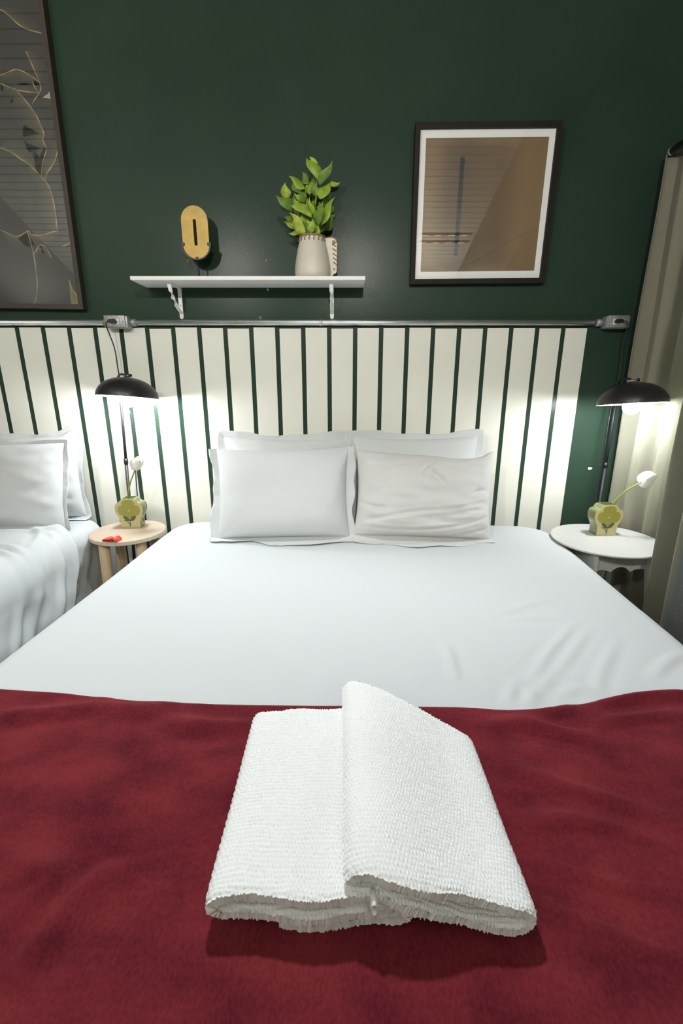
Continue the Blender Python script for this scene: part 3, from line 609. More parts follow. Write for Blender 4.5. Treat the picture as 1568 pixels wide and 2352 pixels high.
for k in range(18):
    a = 2 * math.pi * k / 18 + .15; a2 = a - .16
    p0 = (vx + .054 * math.cos(a), vy + .054 * math.sin(a), SZ1 + .166); p1 = (vx + .0570 * math.cos(a2), vy + .0570 * math.sin(a2), SZ1 + .155); p2 = (vx + .0585 * math.cos(a2), vy + .0585 * math.sin(a2), SZ1 + .146)
    obj('cord_stitch', tube([p0, p1, p2], .0019, 6), ROPE, rp)
    d = Vector((math.cos(a2), math.sin(a2), .35)).normalized()
    obj('lace_hole', sphere((vx + .0572 * math.cos(a2), vy + .0572 * math.sin(a2), SZ1 + .1445), .0024, 8, 6), HOLE, pb)
hc = spline([(vx + .052, vy, SZ1 + .161), (vx + .085, vy, SZ1 + .163), (vx + .100, vy, SZ1 + .157), (vx + .1065, vy, SZ1 + .142), (vx + .1065, vy, SZ1 + .09), (vx + .1055, vy, SZ1 + .040)], 8)
hr = obj('handle_cord', tube(hc, .0035, 8), ROPE, t)
for k, z in enumerate((.135, .118, .100, .083, .066)):
    x = vx + .0865 + .0012 * k
    obj('lace_hole', sphere((x, vy - .0098, SZ1 + z), .0027, 8, 6), HOLE, h)
    ends = [(vx + .1065, z - .012)] if k else [(vx + .087, .158), (vx + .098, .156), (vx + .1055, .146), (vx + .1065, .125)]
    for q in ends: obj('cord_stitch', tube([(x, vy - .0110, SZ1 + z), ((x + q[0]) / 2, vy - .0130, SZ1 + (z + q[1]) / 2), (q[0], vy - .004, SZ1 + q[1])], .0019, 6), ROPE, hr)
obj('lace_hole', sphere((vx + .0925, vy - .0095, SZ1 + .040), .0042, 8, 6), ROPE, h)

pl = thing('leafy_plant', 'bunch of bright green pointed leaves standing in the cream pitcher', 'plant', (vx, vy, SZ1 + .105))
def leaf(bx, bz, tx, tz, w, by, ty, droop, tw):
    n = 12; V_, F_ = [], []
    B_, T_ = Vector((bx, by, bz)), Vector((tx, ty, tz)); ax = (T_ - B_); Ln = ax.length; axn = ax.normalized()
    sd = axn.cross(Vector((0, -1, 0)))
    if sd.length < .1: sd = Vector((1, 0, 0))
    sd.normalize(); sd = Matrix.Rotation(tw, 3, axn) @ sd; nr = sd.cross(axn)
    for i in range(n + 1):
        q = i / n; wd = w * .56 * (math.sin(math.pi * min(1, q ** .72)) ** 1.25) if 0 < q < 1 else .0003
        c = B_ + ax * q + nr * droop * Ln * math.sin(math.pi * q) * .5 + sd * .06 * Ln * math.sin(2 * math.pi * q) * (1 if droop > 0 else -1)
        fold = .28 * wd
        V_ += [tuple(c - sd * wd + nr * fold), tuple(c), tuple(c + sd * wd + nr * fold)]
    for i in range(n):
        for k in (0, 1): F_.append((i * 3 + k, i * 3 + k + 1, i * 3 + k + 4, i * 3 + k + 3))
    return V_, F_
rl = random.Random(99)
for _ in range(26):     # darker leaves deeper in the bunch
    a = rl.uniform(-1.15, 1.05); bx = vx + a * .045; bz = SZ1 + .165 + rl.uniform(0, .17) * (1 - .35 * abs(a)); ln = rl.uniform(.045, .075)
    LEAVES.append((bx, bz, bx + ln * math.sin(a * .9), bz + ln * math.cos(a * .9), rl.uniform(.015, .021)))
for i, (bx, bz, tx, tz, w) in enumerate(LEAVES):
    rg = random.Random(i * 13 + 5)
    by = vy + rg.uniform(-.035, .03); front = i in (0, 3, 5, 9, 10, 13, 14, 18, 23, 24, 25)
    if front: by = vy - .035 - .01 * rg.random()
    ty = min(by + rg.uniform(-.05, .03), 2.285)
    if i in (4, 16, 17, 20, 21, 27, 28, 30, 36): by = vy + .045; ty = by + .02
    if i >= 38: by = vy + rg.uniform(-.005, .04); ty = by + rg.uniform(-.01, .02)
    k = 1.0 + (by - 2.2) / 2.2
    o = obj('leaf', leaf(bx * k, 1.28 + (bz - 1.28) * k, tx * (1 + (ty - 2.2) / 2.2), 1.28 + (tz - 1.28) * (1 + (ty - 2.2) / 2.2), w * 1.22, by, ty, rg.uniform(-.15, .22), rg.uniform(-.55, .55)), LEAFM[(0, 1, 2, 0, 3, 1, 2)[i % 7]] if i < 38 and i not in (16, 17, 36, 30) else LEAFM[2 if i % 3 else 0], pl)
    md = o.modifiers.new('thickness', 'SOLIDIFY'); md.thickness = .0006
for (x, z, y) in ((-.10, 2.07, 2.19), (-.15, 2.04, 2.19), (-.20, 1.98, 2.19), (-.07, 2.02, 2.20), (-.17, 2.00, 2.21), (-.11, 2.00, 2.22), (-.06, 1.96, 2.21)):
    obj('plant_stem', tube(spline([(vx + (x - vx) * .15, vy, SZ1 + .104), (vx + (x - vx) * .35, (vy + y) / 2, 1.87), (x, y, z)], 6), [.0022] * 13, 6), LEAFM[3], pl)

# ================================================================== framed pictures
def rect(x0, x1, z0, z1): return [(x0, z0), (x1, z0), (x1, z1), (x0, z1)]
# right: brown print with white mount, top leaning a little off the wall
w, hh = .602, .598
t = thing('framed_print', 'dark framed brown abstract print with white mount, on the green wall beside the curtain', 'picture', (.611, 2.285, 1.692))
M = Matrix.Translation((.609, 2.297, 1.693)) @ Matrix.Rotation(R(2.6), 4, 'X') @ Matrix.Rotation(R(-.5), 4, 'Y')
fr = obj('frame', xf(ring_prism(rect(-w / 2, w / 2, 0, hh), rect(-w / 2 + .021, w / 2 - .021, .021, hh - .021), -.030, 0), M), FRAME, t, False)
obj('mount_board', xf(box(-w / 2 + .004, w / 2 - .004, -.016, -.012, .004, hh - .004), M), MATB, t, False)
o = obj('brown_print', xf(box(-w / 2 + .047, w / 2 - .047, -.0168, -.0161, .052, hh - .050), M), brown_print(), t, False)
obj('glass_pane', xf(box(-w / 2 + .005, w / 2 - .005, -.0215, -.0205, .005, hh - .005), M), GLASS, t, False)

# left: large dark print with golden leaf outlines
bw, bh = 1.05, 1.50
t = thing('large_framed_print', 'tall dark framed print of golden leaf outlines, above the left bed', 'picture', (-1.70, 2.28, 1.585))
M = Matrix.Translation((-1.1727, 2.297, 1.585)) @ Matrix.Rotation(R(.75), 4, 'Y')
obj('frame', xf(ring_prism(rect(-bw, 0, 0, bh), rect(-bw + .020, -.020, .020, bh - .020), -.036, 0), M), mat('brown_black_frame', (.050, .038, .030), .6, var=.15, vscale=40), t, False)
obj('dark_print', xf(box(-bw + .004, -.004, -.020, -.015, .004, bh - .004), M), mat('charcoal_print', (.030, .030, .026), .7, var=.18, vscale=6), t, False)
obj('glass_pane', xf(box(-bw + .006, -.006, -.0305, -.0295, .006, bh - .006), M), GLASS, t, False)
# printed leaf outlines: thin ink strips with a soft fade on one side
PY_ = 2.2765
def ink(name, V_, F_, C_, par):
    o = obj(name, (V_, F_), INK, par, False); a = o.data.color_attributes.new('ink', 'FLOAT_COLOR', 'POINT')
    for i, c in enumerate(C_): a.data[i].color = (*c, 1)
    return o
BG = (.030, .030, .026)
sides = [1, 1, -1, 1, 1, 1, -1, 1, -1, 1, 1, 0, -1, 0, 0]
fades = [.05, .05, .05, .0, .03, .03, .09, .07, .09, .06, .06, 0, .04, 0, 0]
for i, L in enumerate(ART_LINES):
    P = spline(L, 8); n = len(P); V_, F_, C_ = [], [], []
    V2, F2, C2 = [], [], []
    for k, p in enumerate(P):
        d = P[min(k + 1, n - 1)] - P[max(k - 1, 0)]; d = d / (np.hypot(*d) + 1e-9); nn = np.array([-d[1], d[0]])
        q = k / (n - 1); wd = .0016 * (.45 + .9 * math.sin(math.pi * min(1, .1 + q * .85)))
        for s in (-1, 1): V_.append((p[0] + s * wd * nn[0], PY_ - .0004, p[1] + s * wd * nn[1]))
        b = .75 + .25 * math.sin(k * .5 + i)
        C_ += [(.42 * b, .30 * b, .13 * b)] * 2
        if fades[i] and sides[i]:
            g = math.sin(math.pi * (.06 + .88 * q))
            for s, c in ((0, (.10, .088, .042)), (.25, (.060, .056, .034)), (1, BG)):
                V2.append((p[0] + sides[i] * s * fades[i] * g * nn[0], PY_, p[1] + sides[i] * s * fades[i] * g * nn[1])); C2.append(c)
    clipx = lambda p: (min(p[0], -1.1727 - .013 + (p[2] - 1.585) * math.tan(R(.75))), p[1], p[2])
    V_ = [clipx(p) for p in V_]; V2 = [clipx(p) for p in V2]
    for k in range(n - 1):
        F_.append((2 * k, 2 * k + 1, 2 * k + 3, 2 * k + 2))
        if V2: F2 += [(3 * k, 3 * k + 1, 3 * k + 4, 3 * k + 3), (3 * k + 1, 3 * k + 2, 3 * k + 5, 3 * k + 4)]
    ink('gold_line', V_, F_, C_, t)
    if V2: ink('leaf_shading', V2, F2, C2, t)
    if i in (0, 2, 6, 7, 10):      # the leaves close again on the far side of their middle axis
        ax2 = 2 * min(L[0][0], L[-1][0])
        ink('gold_line', [(ax2 - p[0], p[1], p[2]) for p in V_], [q[::-1] for q in F_], C_, t)
        if V2: ink('leaf_shading', [(ax2 - p[0], p[1], p[2]) for p in V2], [q[::-1] for q in F2], C2, t)
for i, L in enumerate(ART_FILLS):
    n = len(L); cx, cz = sum(p[0] for p in L) / n, sum(p[1] for p in L) / n
    ink('gold_petal', [(x, PY_ - .0002, z) for x, z in L] + [(cx, PY_ - .0002, cz)], [(k, (k + 1) % n, n) for k in range(n)], [((.52, .44, .28), (.20, .20, .08))[i]] * n + [((.40, .32, .19), (.10, .11, .05))[i]], t)

# ================================================================== bedside lamps
def bedside_lamp(label, c, pole_x, pole_y, roll, st, plug, cord, rim_z, pole_lean):
    cx, cy = c
    t = thing('bedside_lamp', label, 'lamp', (pole_x + pole_lean, pole_y, 0), 'black dome lamps beside the wide bed')
    M = Matrix.Translation((cx, cy, rim_z)) @ Matrix.Rotation(R(-6.0), 4, 'X') @ Matrix.Rotation(R(roll), 4, 'Y')
    r = .131
    prof = [(r * math.cos(a) ** .97, .088 * math.sin(a)) for a in np.linspace(0, math.pi / 2 - .02, 22)]
    sh = obj('lamp_shade', xf(lathe(prof + [(.0005, .0885)], 56), M), SHADE, t)
    inn = [(x * .985, z * .97 - .0002) for x, z in prof] + [(.0005, .0855)]
    obj('shade_lining', xf(lathe([(r, -.0004)] + inn, 56), M), LINING, sh)
    obj('shade_joint', xf(tube([(-.018, .012, .0925), (.012, -.004, .0955)], .0052, 12), M), CAST, sh)
    obj('joint_knob', xf(tube([(.011, -.0035, .0955), (.021, -.008, .0965)], .0060, 12), M), BLACK, sh)
    obj('bulb_socket', xf(lathe([(.018, .082), (.018, .030), (.015, .020)], 20, 0, 0, 0, True, True), M), WPLAST, sh)
    obj('light_bulb', xf(sphere((0, 0, -.010), .034, 24, 16), M), emitter('bulb_light', DAY, st), sh)
    arm0 = M @ Vector((0, .0, .0935))
    obj('lamp_arm', tube(spline([tuple(arm0), (cx + (pole_x - cx) * .5, cy + (pole_y - cy) * .5, arm0.z + .008), (pole_x, pole_y, arm0.z - .004), (pole_x, pole_y, arm0.z - .03)], 8), .0048, 10), POLE, t)
    pz = rim_z - .46
    k = lambda z: pole_x + pole_lean * (1 - (z / rim_z))
    obj('lamp_pole', tube([(k(0.02), pole_y, .02), (k(pz + .15), pole_y, pz + .15)], .0078, 14), POLE, t)
    obj('lamp_pole', tube([(k(pz + .15), pole_y, pz + .15), (k(rim_z + .075), pole_y, rim_z + .075)], .0066, 14), POLE, t)
    obj('pole_collar', tube([(k(pz + .14), pole_y, pz + .14), (k(pz + .165), pole_y, pz + .165)], .0100, 14), BLACK, t)
    obj('lamp_foot', lathe([(.09, 0), (.09, .012), (.02, .022)], 32, k(0), pole_y - .0, 0, True, True), BLACK, t)
    cd = obj('power_cord', tube(spline(cord, 8), .0026, 8), BLACK, t)
    px, s = plug
    obj('plug', xf(prism([(-.019 * s, -.0035), (-.012 * s, -.009), (.010 * s, -.0085), (.018 * s, -.0045), (.020 * s, 0), (.018 * s, .0045), (.010 * s, .0085), (-.012 * s, .009)][::s], -.018, 0), Matrix.Translation((px, 2.239, CZ + .001))), BLACK, cd, False)
    return t
bedside_lamp('black dome lamp shining on the striped wall, over the wooden stool', (-.962, 2.130), -1.043, 2.235, 3.2, BULB_L, (-1.033, -1),
             [(-1.052, 2.228, 1.528), (-1.060, 2.222, 1.512), (-1.058, 2.262, 1.437), (-1.052, 2.262, 1.389), (-1.050, 2.262, 1.307), (-1.035, 2.255, 1.17), (-1.013, 2.252, 1.12), (-1.012, 2.250, 1.02), (-1.020, 2.250, .88), (-1.030, 2.25, .70), (-1.03, 2.25, .3)], 1.200, -.055)
bedside_lamp('black dome lamp shining beside the curtain, over the white round table', (1.210, 1.965), 1.302, 2.240, -2.2, BULB_R, (1.251, 1),
             [(1.272, 2.228, 1.530), (1.288, 2.222, 1.518), (1.297, 2.25, 1.435), (1.303, 2.25, 1.359), (1.300, 2.245, 1.27), (1.270, 2.215, 1.15), (1.26, 2.20, 1.0), (1.26, 2.20, .6), (1.26, 2.20, .3)], 1.180, -.002)

# ================================================================== stool and small things on it
sx_, sy_, sz_ = -.995, 2.037, .600
t = thing('wooden_stool', 'small round pale wooden stool between the two beds', 'stool', (sx_, sy_, 0))
obj('stool_top', lathe([(.001, -.018), (.163, -.018), (.165, -.016), (.165, -.002), (.163, 0), (.001, 0)], 56, sx_, sy_, sz_), BIRCH, t, True, 40)
obj('stool_top_edge', lathe([(.1652, -.0165), (.1655, -.0015)], 56, sx_, sy_, sz_), BIRCHE, t)
for a in (-128, -42, 48, 138):
    lx, ly = sx_ + .118 * math.cos(R(a)), sy_ + .118 * math.sin(R(a)); ox, oy = sx_ + .135 * math.cos(R(a)), sy_ + .135 * math.sin(R(a))
    obj('stool_leg', tube([(ox, oy, 0), (lx, ly, sz_ - .018)], .0235, 20), PINE, t)
# red band
rx, ry = -1.005, 1.895
Mr = Matrix.Translation((rx, ry, sz_)) @ Matrix.Rotation(R(-14), 4, 'Z')
prof = spline([(.012, .0085), (.004, .0022), (-.020, .0018), (-.0295, .0055), (-.024, .0105), (0, .0112), (.010, .0155), (.021, .0190), (.031, .0125), (.036, .0018)], 6)
def ribbon(prof, y0, y1, th):
    n = len(prof); V_, F_ = [], []
    for k, p in enumerate(prof):
        d = prof[min(k + 1, n - 1)] - prof[max(k - 1, 0)]; d = d / (np.hypot(*d) + 1e-9); nn = np.array([-d[1], d[0]]) * th / 2
        for y in (y0, y1): V_ += [(p[0] + nn[0], y, p[1] + nn[1]), (p[0] - nn[0], y, p[1] - nn[1])]
    for k in range(n - 1):
        a, b = 4 * k, 4 * k + 4
        F_ += [(a, a + 2, b + 2, b), (a + 1, b + 1, b + 3, a + 3), (a, b, b + 1, a + 1), (a + 2, a + 3, b + 3, b + 2)]
    F_ += [(0, 1, 3, 2), (4 * n - 4, 4 * n - 2, 4 * n - 1, 4 * n - 3)]
    return V_, F_
o = obj('rubber_strap', xf(ribbon(prof, -.021, .021, .0028), Mr), REDS); tag(o, 'folded red rubber strap lying on the wooden stool', 'strap')

# ================================================================== flower-shaped vases
HW = [(.70, 0), (.70, .06), (.69, .16), (.71, .26), (.78, .36), (.90, .46), (.98, .57), (1.0, .67), (.97, .76), (.88, .835), (.74, .87), (.65, .895), (.58, .94), (.50, .985), (.44, 1.0)]
FL = [(0, .30), (.16, .405), (.40, .415), (.64, .46), (.77, .56), (.79, .64), (.74, .72), (.62, .775), (.46, .79), (.45, .86), (.36, .93), (.20, .968), (0, .98)]
LF = [(0, .255), (.16, .245), (.34, .30), (.45, .405), (.33, .42), (.16, .385), (.04, .31)]
def flower_vase(label, cx, cy, z, yaw, side_m):
    hw, h, d = .0655, .141, .060
    t = thing('flower_vase', label, 'vase', (cx, cy, z), 'flower-shaped green vases')
    M = Matrix.Translation((cx, cy, z + .0005)) @ Matrix.Rotation(R(yaw), 4, 'Z')
    rgt = [(p[0] * hw, p[1] * h) for p in spline(HW, 4)]; out = rgt + [(-x, zz) for x, zz in rgt[::-1]]
    n = len(out); inn = [(x * .93, h * .5 + (zz - h * .5) * .95) for x, zz in out]
    # hollow body: outer shell with an open slot at the top
    V_ = []; rings = [(-d / 2 + .002, .985), (-d / 2 + .006, 1.0), (d / 2 - .006, 1.0), (d / 2, .975)]
    for y, k in rings: V_ += [(x * k, y, h * .5 + (zz - h * .5) * k) for x, zz in out]
    F_ = []; topseg = n // 2 - 1
    for r_ in range(len(rings) - 1):
        for i in range(n):
            if i == topseg and r_ == 1: continue
            j = (i + 1) % n; F_.append((r_ * n + i, r_ * n + j, (r_ + 1) * n + j, (r_ + 1) * n + i))
    F_.append(tuple(range((len(rings) - 1) * n, len(rings) * n))[::-1]); F_.append(tuple(range(n)))
    b = obj('vase_body', xf((V_, F_), M), side_m, t, True, 35)
    # dark inside of the neck
    tw_ = .44 * hw
    obj('vase_opening', xf(box(-tw_ * .8, tw_ * .8, -d / 2 + .011, d / 2 - .011, h * .55, h * .985), M), mat('vase_inside', (.035, .045, .012), .4), b, False)
    obj('vase_rim', xf(ring_prism_z(-tw_, tw_, -d / 2 + .005, d / 2 - .005, h - .003, h + .0008, .0042), M), side_m, b, False)
    f = obj('vase_front', xf(prism([(x * .985, h * .5 + (zz - h * .5) * .985) for x, zz in out], -d / 2 - .0006, -d / 2 + .002), M), VFACE, t, False)
    y0, y1 = -d / 2 - .0013, -d / 2
    fo = [(p[0] * hw, p[1] * h) for p in spline(FL, 4)]; fo = fo + [(-x, zz) for x, zz in fo[::-1]][1:-1]
    fp = obj('printed_flower', xf(prism(fo, y0, y1), M), VFLOW, f, False)
    obj('printed_flower', xf(prism([(.07 * hw * math.cos(a), .605 * h + .07 * hw * math.sin(a)) for a in np.linspace(0, 2 * math.pi, 20)[:-1]], y0 - .0006, y1), M), VFACE, f, False)
    lf = [(p[0] * hw, p[1] * h) for p in spline(LF, 5, True)]
    for s in (1, -1): obj('printed_leaf', xf(prism([(s * x, zz) for x, zz in lf][::s], y0 - .0006, y1), M), VLEAF, f, False)
    stp = spline([(0, .27), (.005, .16), (-.03, .04)], 5); sd_ = spline([(-.44, .265), (-.26, .25), (-.11, .19), (-.02, .10)], 5)
    for P, w_ in ((stp, .016), (sd_, .016)):
        L_, R_ = [], []
        for k, p in enumerate(P):
            dd = P[min(k + 1, len(P) - 1)] - P[max(k - 1, 0)]; dd = np.array([dd[0] * hw, dd[1] * h]); dd /= np.hypot(*dd) + 1e-9
            q = np.array([p[0] * hw, p[1] * h]); nn = np.array([-dd[1], dd[0]]) * .0016; L_.append(tuple(q + nn)); R_.append(tuple(q - nn))
        obj('printed_stem', xf(prism(L_ + R_[::-1], y0 - .0003, y1), M), VLEAF, f, False)
    return t, M, h
def ring_prism_z(x0, x1, y0, y1, z0, z1, w_):
    a = ring_prism([(x0, y0), (x1, y0), (x1, y1), (x0, y1)], [(x0 + w_, y0 + w_), (x1 - w_, y0 + w_), (x1 - w_, y1 - w_), (x0 + w_, y1 - w_)], z0, z1)
    return [(x, z, y) for x, y, z in a[0]], [q[::-1] for q in a[1]]
flower_vase('flower-shaped green vase holding a white tulip, on the wooden stool', -1.000, 2.105, sz_, 2.0, VSIDE)
TBX, TBY, TBZ = 1.167, 1.920, .600
flower_vase('flower-shaped green vase holding a white anthurium, on the white round table', 1.193, 1.995, TBZ, 3.0, VSIDE)

# tulip
def petal(c, ax, out, L, w_, curl, n=8, m_=7):
    """a cupped petal: c base point, ax axis, out outward direction"""
    ax = ax.normalized(); out = (out - ax * out.dot(ax)).normalized(); sd = ax.cross(out); V_, F_ = [], []
    for i in range(n + 1):
        q = i / n; rad = curl * math.sin(math.pi * (.14 + .70 * q)) ** .8; wd = w_ * math.sin(math.pi * (.08 + .90 * q ** .85)) ** .7
        for j in range(m_):
            s = (j / (m_ - 1) - .5) * 2; a = s * min(1.15, wd / max(rad, .004))
            V_.append(tuple(c + ax * L * q + out * rad * math.cos(a) + sd * rad * math.sin(a)))
    for i in range(n):
        for j in range(m_ - 1): F_.append((i * m_ + j, i * m_ + j + 1, (i + 1) * m_ + j + 1, (i + 1) * m_ + j))
    return V_, F_
t = thing('tulip', 'white tulip on a green stem in the vase on the stool', 'flower', (-1.008, 2.10, sz_ + .05))
obj('stem', tube(spline([(-1.008, 2.10, sz_ + .06), (-1.006, 2.098, .745), (-.982, 2.09, .815), (-.958, 2.085, .862), (-.946, 2.083, .884)], 6), .0036, 8), STEM, t)
c0 = Vector((-.947, 2.083, .880)); axd = Vector((.46, -.06, .88))
for i in range(6):
    a = i * math.pi / 3 + .3; inner = i % 2
    o = obj('petal', petal(c0, axd + Vector((math.cos(a), math.sin(a), 0)) * (.02 if inner else .08), Vector((math.cos(a), math.sin(a), 0)), .060 if inner else .063, .030, .0175 if inner else .0205), PETAL, t)
    o.modifiers.new('thickness', 'SOLIDIFY').thickness = .0010
obj('petal', petal(c0 + Vector((-.004, -.004, .0)), axd + Vector((-.25, -.1, .1)), Vector((-.8, -.6, 0)), .066, .020, .020), PETAL, t).modifiers.new('thickness', 'SOLIDIFY').thickness = .001
obj('flower_base', sphere(tuple(c0 + Vector((.001, 0, .004))), .0075, 12, 8), PETAL, t)

# anthurium
t = thing('anthurium_flower', 'white anthurium bloom leaning right out of the vase on the round table', 'flower', (1.215, 1.985, TBZ + .05))
obj('stem', tube(spline([(1.205, 1.99, TBZ + .06), (1.216, 1.985, .742), (1.245, 1.965, .802), (1.270, 1.950, .832), (1.293, 1.940, .850)], 6), .0034, 8), STEM, t)
V_, F_ = [], []; nr, na = 7, 28
cc = Vector((1.2935, 1.938, .851)); e1 = Vector((.86, .12, .30)).normalized(); e2 = Vector((-.30, .18, .92)).normalized(); e3 = e1.cross(e2).normalized()
if e3.y > 0: e3 = -e3
for i in range(nr + 1):
    q = i / nr
    for k in range(na):
        a = 2 * math.pi * k / na
        rr = .043 * (1 + .14 * math.cos(a) - .10 * math.exp(-((abs(a - math.pi)) / .35) ** 2)) * (1 + .16 * math.exp(-(min(a, 2 * math.pi - a) / .20) ** 2))
        x, y = q * rr * math.cos(a) + .021, q * rr * math.sin(a) * .84 + .003
        V_.append(tuple(cc + e1 * x + e2 * y - e3 * (.007 * q * q - .0030 * q * math.sin(2 * a + .6) - .0015 * q * math.sin(5 * a))))
for i in range(nr):
    for k in range(na): F_.append((i * na + k, i * na + (k + 1) % na, (i + 1) * na + (k + 1) % na, (i + 1) * na + k))
obj('spathe', (V_, F_), PETAL2, t).modifiers.new('thickness', 'SOLIDIFY').thickness = .0012
obj('spadix', tube([tuple(cc - e3 * .002 + e1 * .004), tuple(cc - e3 * .03 + e1 * .012)], [.004, .0025], 8), mat('spadix_yellow', (.6, .5, .15), .6), t)

# ================================================================== white round table
t = thing('round_side_table', 'white round side table with scalloped apron, by the curtain', 'table', (TBX, TBY, 0))
obj('table_top', lathe([(.001, -.010), (.217, -.010), (.222, -.006), (.2225, -.003), (.221, 0), (.001, 0)], 64, TBX, TBY, TBZ), TABLEW, t, True, 40)
ah = .130; zt = TBZ - .010
xs = np.linspace(-ah, ah, 49)
low = [.100 - .018 * abs(math.sin(math.pi * (x + ah) / (2 * ah) * 3)) ** .7 - .012 * math.exp(-(x / .05) ** 2) for x in xs]
apr = [(-ah, 0), (ah, 0)] + [(x, -l) for x, l in zip(xs[::-1], low[::-1])]
for k in range(4):
    M = Matrix.Translation((TBX, TBY, zt)) @ Matrix.Rotation(R(90 * k + 4), 4, 'Z')
    obj('scalloped_apron', xf(prism(apr[::-1], -ah + .002, -ah + .012), M), TABLEW, t, False)
    # leg: flat board with a curved inner edge, at the corner
    zl = np.linspace(0, -zt + .001, 20)
    outl = [(ah + .022 + .018 * (z / zt) ** 2, z) for z in zl]; inl = [(ah - .030 + .058 * math.sin(min(1, -z / (.36)) * math.pi / 2) ** 1.5 * .8, z) for z in zl]
    obj('table_leg', xf(prism((inl + outl[::-1]), -ah - .004, -ah + .010), M), TABLEW, t, False)

# ================================================================== curtains and rod
def curtain(name, label, path, z0, z1, m, nz=40, gather=0.0, rodx=None, th=.002):
    P = np.array(spline(path, 14)); n = len(P); zs = np.linspace(z0, z1, nz); V_ = np.zeros((n, nz, 3))
    for j, z in enumerate(zs):
        k = max(0, (z - (z1 - .5)) / .5); k = k * k * gather
        V_[:, j, 0] = P[:, 0] * (1 - k) + (rodx or 0) * k + .004 * np.sin(z * 5 + P[:, 1] * 30) * (1 - k); V_[:, j, 1] = P[:, 1]; V_[:, j, 2] = z
    o = obj(name, (V_.reshape(-1, 3), grid_faces(n, nz)), m); tag(o, label, 'curtain')
    md = o.modifiers.new('thickness', 'SOLIDIFY'); md.thickness = th
    return o
curtain('curtain', 'sage grey curtain hanging in deep folds at the right edge beside the round table',
        [(1.331, 2.215), (1.340, 2.226), (1.395, 2.200), (1.392, 2.160), (1.348, 2.118), (1.366, 2.092), (1.425, 2.075), (1.422, 2.045), (1.384, 2.012), (1.405, 1.985), (1.450, 1.960), (1.452, 1.890), (1.430, 1.800), (1.385, 1.720),
         (1.280, 1.672), (1.208, 1.668), (1.212, 1.640), (1.250, 1.600), (1.270, 1.560), (1.215, 1.515), (1.160, 1.495), (1.165, 1.455), (1.215, 1.425), (1.260, 1.400)], .015, 2.168, CURT, gather=.15, rodx=1.345)
def rib_mat():
    m = GCURT; nt = m.node_tree; b = nt.nodes['Principled BSDF']; tc = nt.nodes.new('ShaderNodeTexCoord'); w_ = nt.nodes.new('ShaderNodeTexWave'); w_.bands_direction = 'Y'
    w_.inputs['Scale'].default_value = 85; w_.inputs['Distortion'].default_value = .6; nt.links.new(tc.outputs['Object'], w_.inputs[0])
    r = nt.nodes.new('ShaderNodeValToRGB'); r.color_ramp.elements[0].color = (.06, .063, .06, 1); r.color_ramp.elements[1].color = (.17, .175, .17, 1); nt.links.new(w_.outputs[0], r.inputs[0]); nt.links.new(r.outputs[0], b.inputs['Base Color'])
    bp = nt.nodes.new('ShaderNodeBump'); bp.inputs['Strength'].default_value = .5; bp.inputs['Distance'].default_value = .002; nt.links.new(w_.outputs[0], bp.inputs['Height']); nt.links.new(bp.outputs[0], b.inputs['Normal'])
rib_mat()
curtain('ribbed_curtain', 'grey ribbed curtain panel just visible at the right edge beside the wide bed',
        [(1.25, 1.385), (1.16, 1.395), (1.085, 1.375), (1.070, 1.33), (1.080, 1.25), (1.100, 1.18), (1.085, 1.10), (1.075, 1.02), (1.10, .95), (1.18, .90)], .015, 2.160, GCURT, 50, gather=.9, rodx=1.345)
t = thing('curtain_rod', 'black curtain rod at the top right, ending just short of the green wall', 'curtain rod', (1.345, .9, 2.155))
obj('rod_tube', tube([(1.345, 2.205, 2.172), (1.345, -1.0, 2.172)], .0135, 18), ROD, t)
obj('rod_end_cap', tube([(1.345, 2.203, 2.172), (1.345, 2.214, 2.172)], .0150, 18), CAST, t)
for y in (2.0, .5): obj('rod_bracket', tube([(1.345, y, 2.172), (1.40, y, 2.185), (XR - .002, y, 2.185)], .006, 8), ROD, t)

# ================================================================== behind and above the camera
o = obj('blackout_curtain', (np.stack([np.repeat(np.linspace(XL + .1, XR - .1, 220)[:, None], 6, 1), YF + .06 + .03 * np.sin(np.linspace(0, 150, 220))[:, None] * np.ones((1, 6)), np.repeat(np.linspace(.02, ZF - .10, 6)[None], 220, 0)], -1).reshape(-1, 3), grid_faces(220, 6)), DARKC)
tag(o, 'dark pleated curtain across the wall opposite, mirrored in the large picture', 'curtain'); o.modifiers.new('thickness', 'SOLIDIFY').thickness = .002
o = obj('curtain_rail', box(XL + .05, XR - .05, YF + .045, YF + .075, ZF - .105, ZF - .090, .002), WHITEP, None, False); tag(o, 'thin white curtain rail above the dark curtain opposite', 'curtain rail')
def track_spot(label, x, y, z, target, watts):
    zc = ZF + (y - YF) * .4 + .03; d = (Vector(target) - Vector((x, y, z))).normalized(); P = Vector((x, y, z))
    t = thing('track_spotlight', label, 'lamp', (x, y, z - .05), 'spotlights under the sloping ceiling')
    obj('drop_rod', tube([(x, y, z + .02), (x, y, zc)], .006, 10), BLACK, t)
    pth = [P - d * .10, P - d * .095, P + d * .035]; rr = [.02, .046, .046]
    obj('lamp_body', tube([tuple(p) for p in pth], rr, 28, False), WPLAST, t)
    ld = bpy.data.lights.new('spotlight', 'SPOT'); ld.energy = watts; ld.color = (1.0, .965, .91); ld.spot_size = R(88); ld.spot_blend = .55; ld.shadow_soft_size = .045
    lo = bpy.data.objects.new('spotlight', ld); COL.objects.link(lo); lo.parent = t; lo.location = P - Vector(ORG[t.name]) + d * .036; lo.rotation_euler = d.to_track_quat('-Z', 'Y').to_euler()
track_spot('white spotlight behind the viewer on the left, aimed at the green wall', -1.15, -.9, 2.43, (-.75, 2.3, 1.95), SPOT_A)
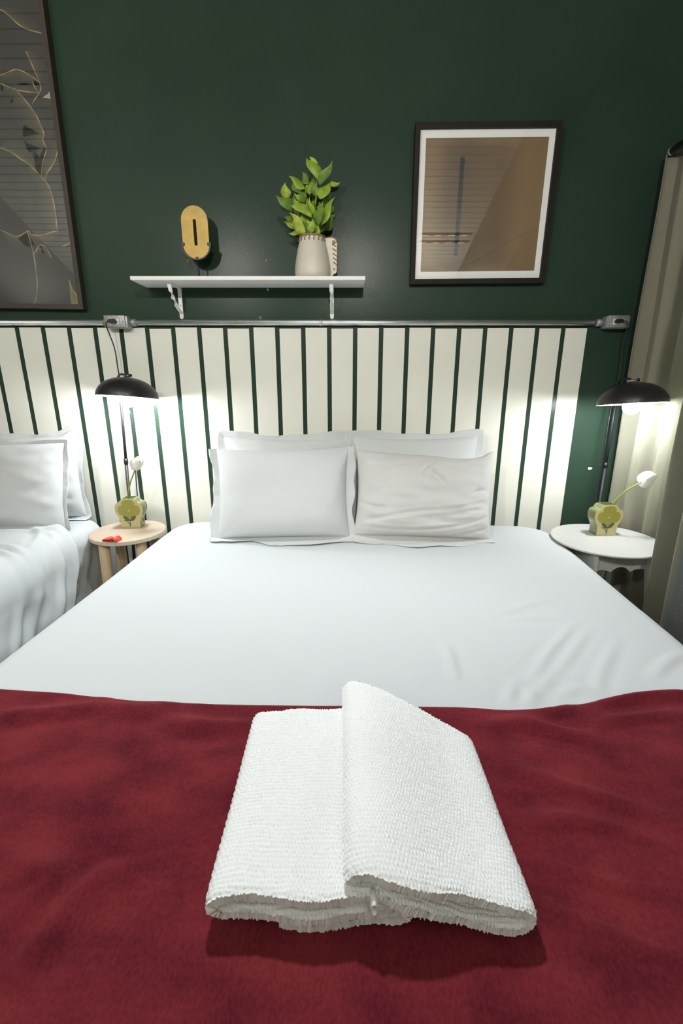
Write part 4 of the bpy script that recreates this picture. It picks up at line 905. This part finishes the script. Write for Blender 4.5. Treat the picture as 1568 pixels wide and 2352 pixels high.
track_spot('white spotlight straight behind the viewer, aimed at the green wall', .13, -.9, 2.43, (.50, 2.3, 2.10), SPOT_B)
def ceiling_fill(label, x, y, watts):  # unseen lamp added to brighten the ceiling that the picture glass mirrors
    t = thing('added_uplighter', label, 'lamp', (x, y, 0), 'added ceiling fill lights behind the viewer')
    obj('foot', lathe([(.13, 0), (.13, .02), (.02, .03)], 32, x, y, 0, True, True), BLACK, t)
    obj('pole', tube([(x, y, .02), (x, y, 1.62)], .012, 12), BLACK, t)
    obj('bowl', lathe([(.012, 0), (.08, .02), (.15, .07), (.18, .12), (.175, .12), (.145, .075), (.078, .028), (.005, .01)], 40, x, y, 1.61), WPLAST, t)
    ld = bpy.data.lights.new('added_fill_light', 'SPOT'); ld.energy = watts; ld.color = (1.0, .96, .88); ld.spot_size = R(165); ld.spot_blend = .5; ld.shadow_soft_size = .06
    lo = bpy.data.objects.new('added_fill_light', ld); COL.objects.link(lo); lo.parent = t; lo.location = (0, 0, 1.70); lo.rotation_euler = (R(180), 0, 0)
ceiling_fill('added black fill lamp brightening the ceiling behind the viewer, near the left wall', -2.3, -.7, FILL_L)
ceiling_fill('added black fill lamp brightening the ceiling behind the viewer, near the right wall', .95, -1.5, FILL_R)
# pendant with an opaque reflector over the bed
px_, py_, pz_ = -.30, 1.42, 2.92
t = thing('pendant_lamp', 'white pendant downlight hanging above the wide bed, over the top of the view', 'lamp', (px_, py_, pz_ - .02))
obj('pendant_shade', lathe([(.16, -.02), (.15, .03), (.11, .09), (.05, .13), (.03, .16)], 40, px_, py_, pz_, False, True), WPLAST, t)
obj('pendant_cord', tube([(px_, py_, pz_ + .155), (px_, py_, ZF + (py_ - YF) * .4 + .03)], .004, 8), BLACK, t)
ld = bpy.data.lights.new('pendant_light', 'SPOT'); ld.energy = DOWN_W; ld.color = DAY; ld.spot_size = R(88); ld.spot_blend = .7; ld.shadow_soft_size = .07
lo = bpy.data.objects.new('pendant_light', ld); COL.objects.link(lo); lo.parent = t; lo.location = (0, 0, .06); lo.rotation_euler = (R(-22), 0, 0)

# warm light strips on the sloping ceiling, mirrored in the glass of the brown print
for nm, y in (('front', -1.40), ('rear', -1.53)):
    zc = ZF + (y - YF) * .4 + .026
    t = thing('warm_light_strip', 'slim ceiling light strip with four warm segments, the %s one behind the viewer' % ('nearer' if nm == 'front' else 'farther'), 'light', (1.19, y, zc - .02), 'warm light strips on the ceiling')
    obj('strip_body', box(.90, 1.48, y - .012, y + .012, zc - .014, zc + .012, .002), BLACK, t, False)
    for k in range(4): obj('lit_segment', box(.915 + k * .145, .985 + k * .145, y - .009, y + .009, zc - .018, zc - .0135), emitter('warm_segment', (1.0, .74, .42), 7.0), t, False)
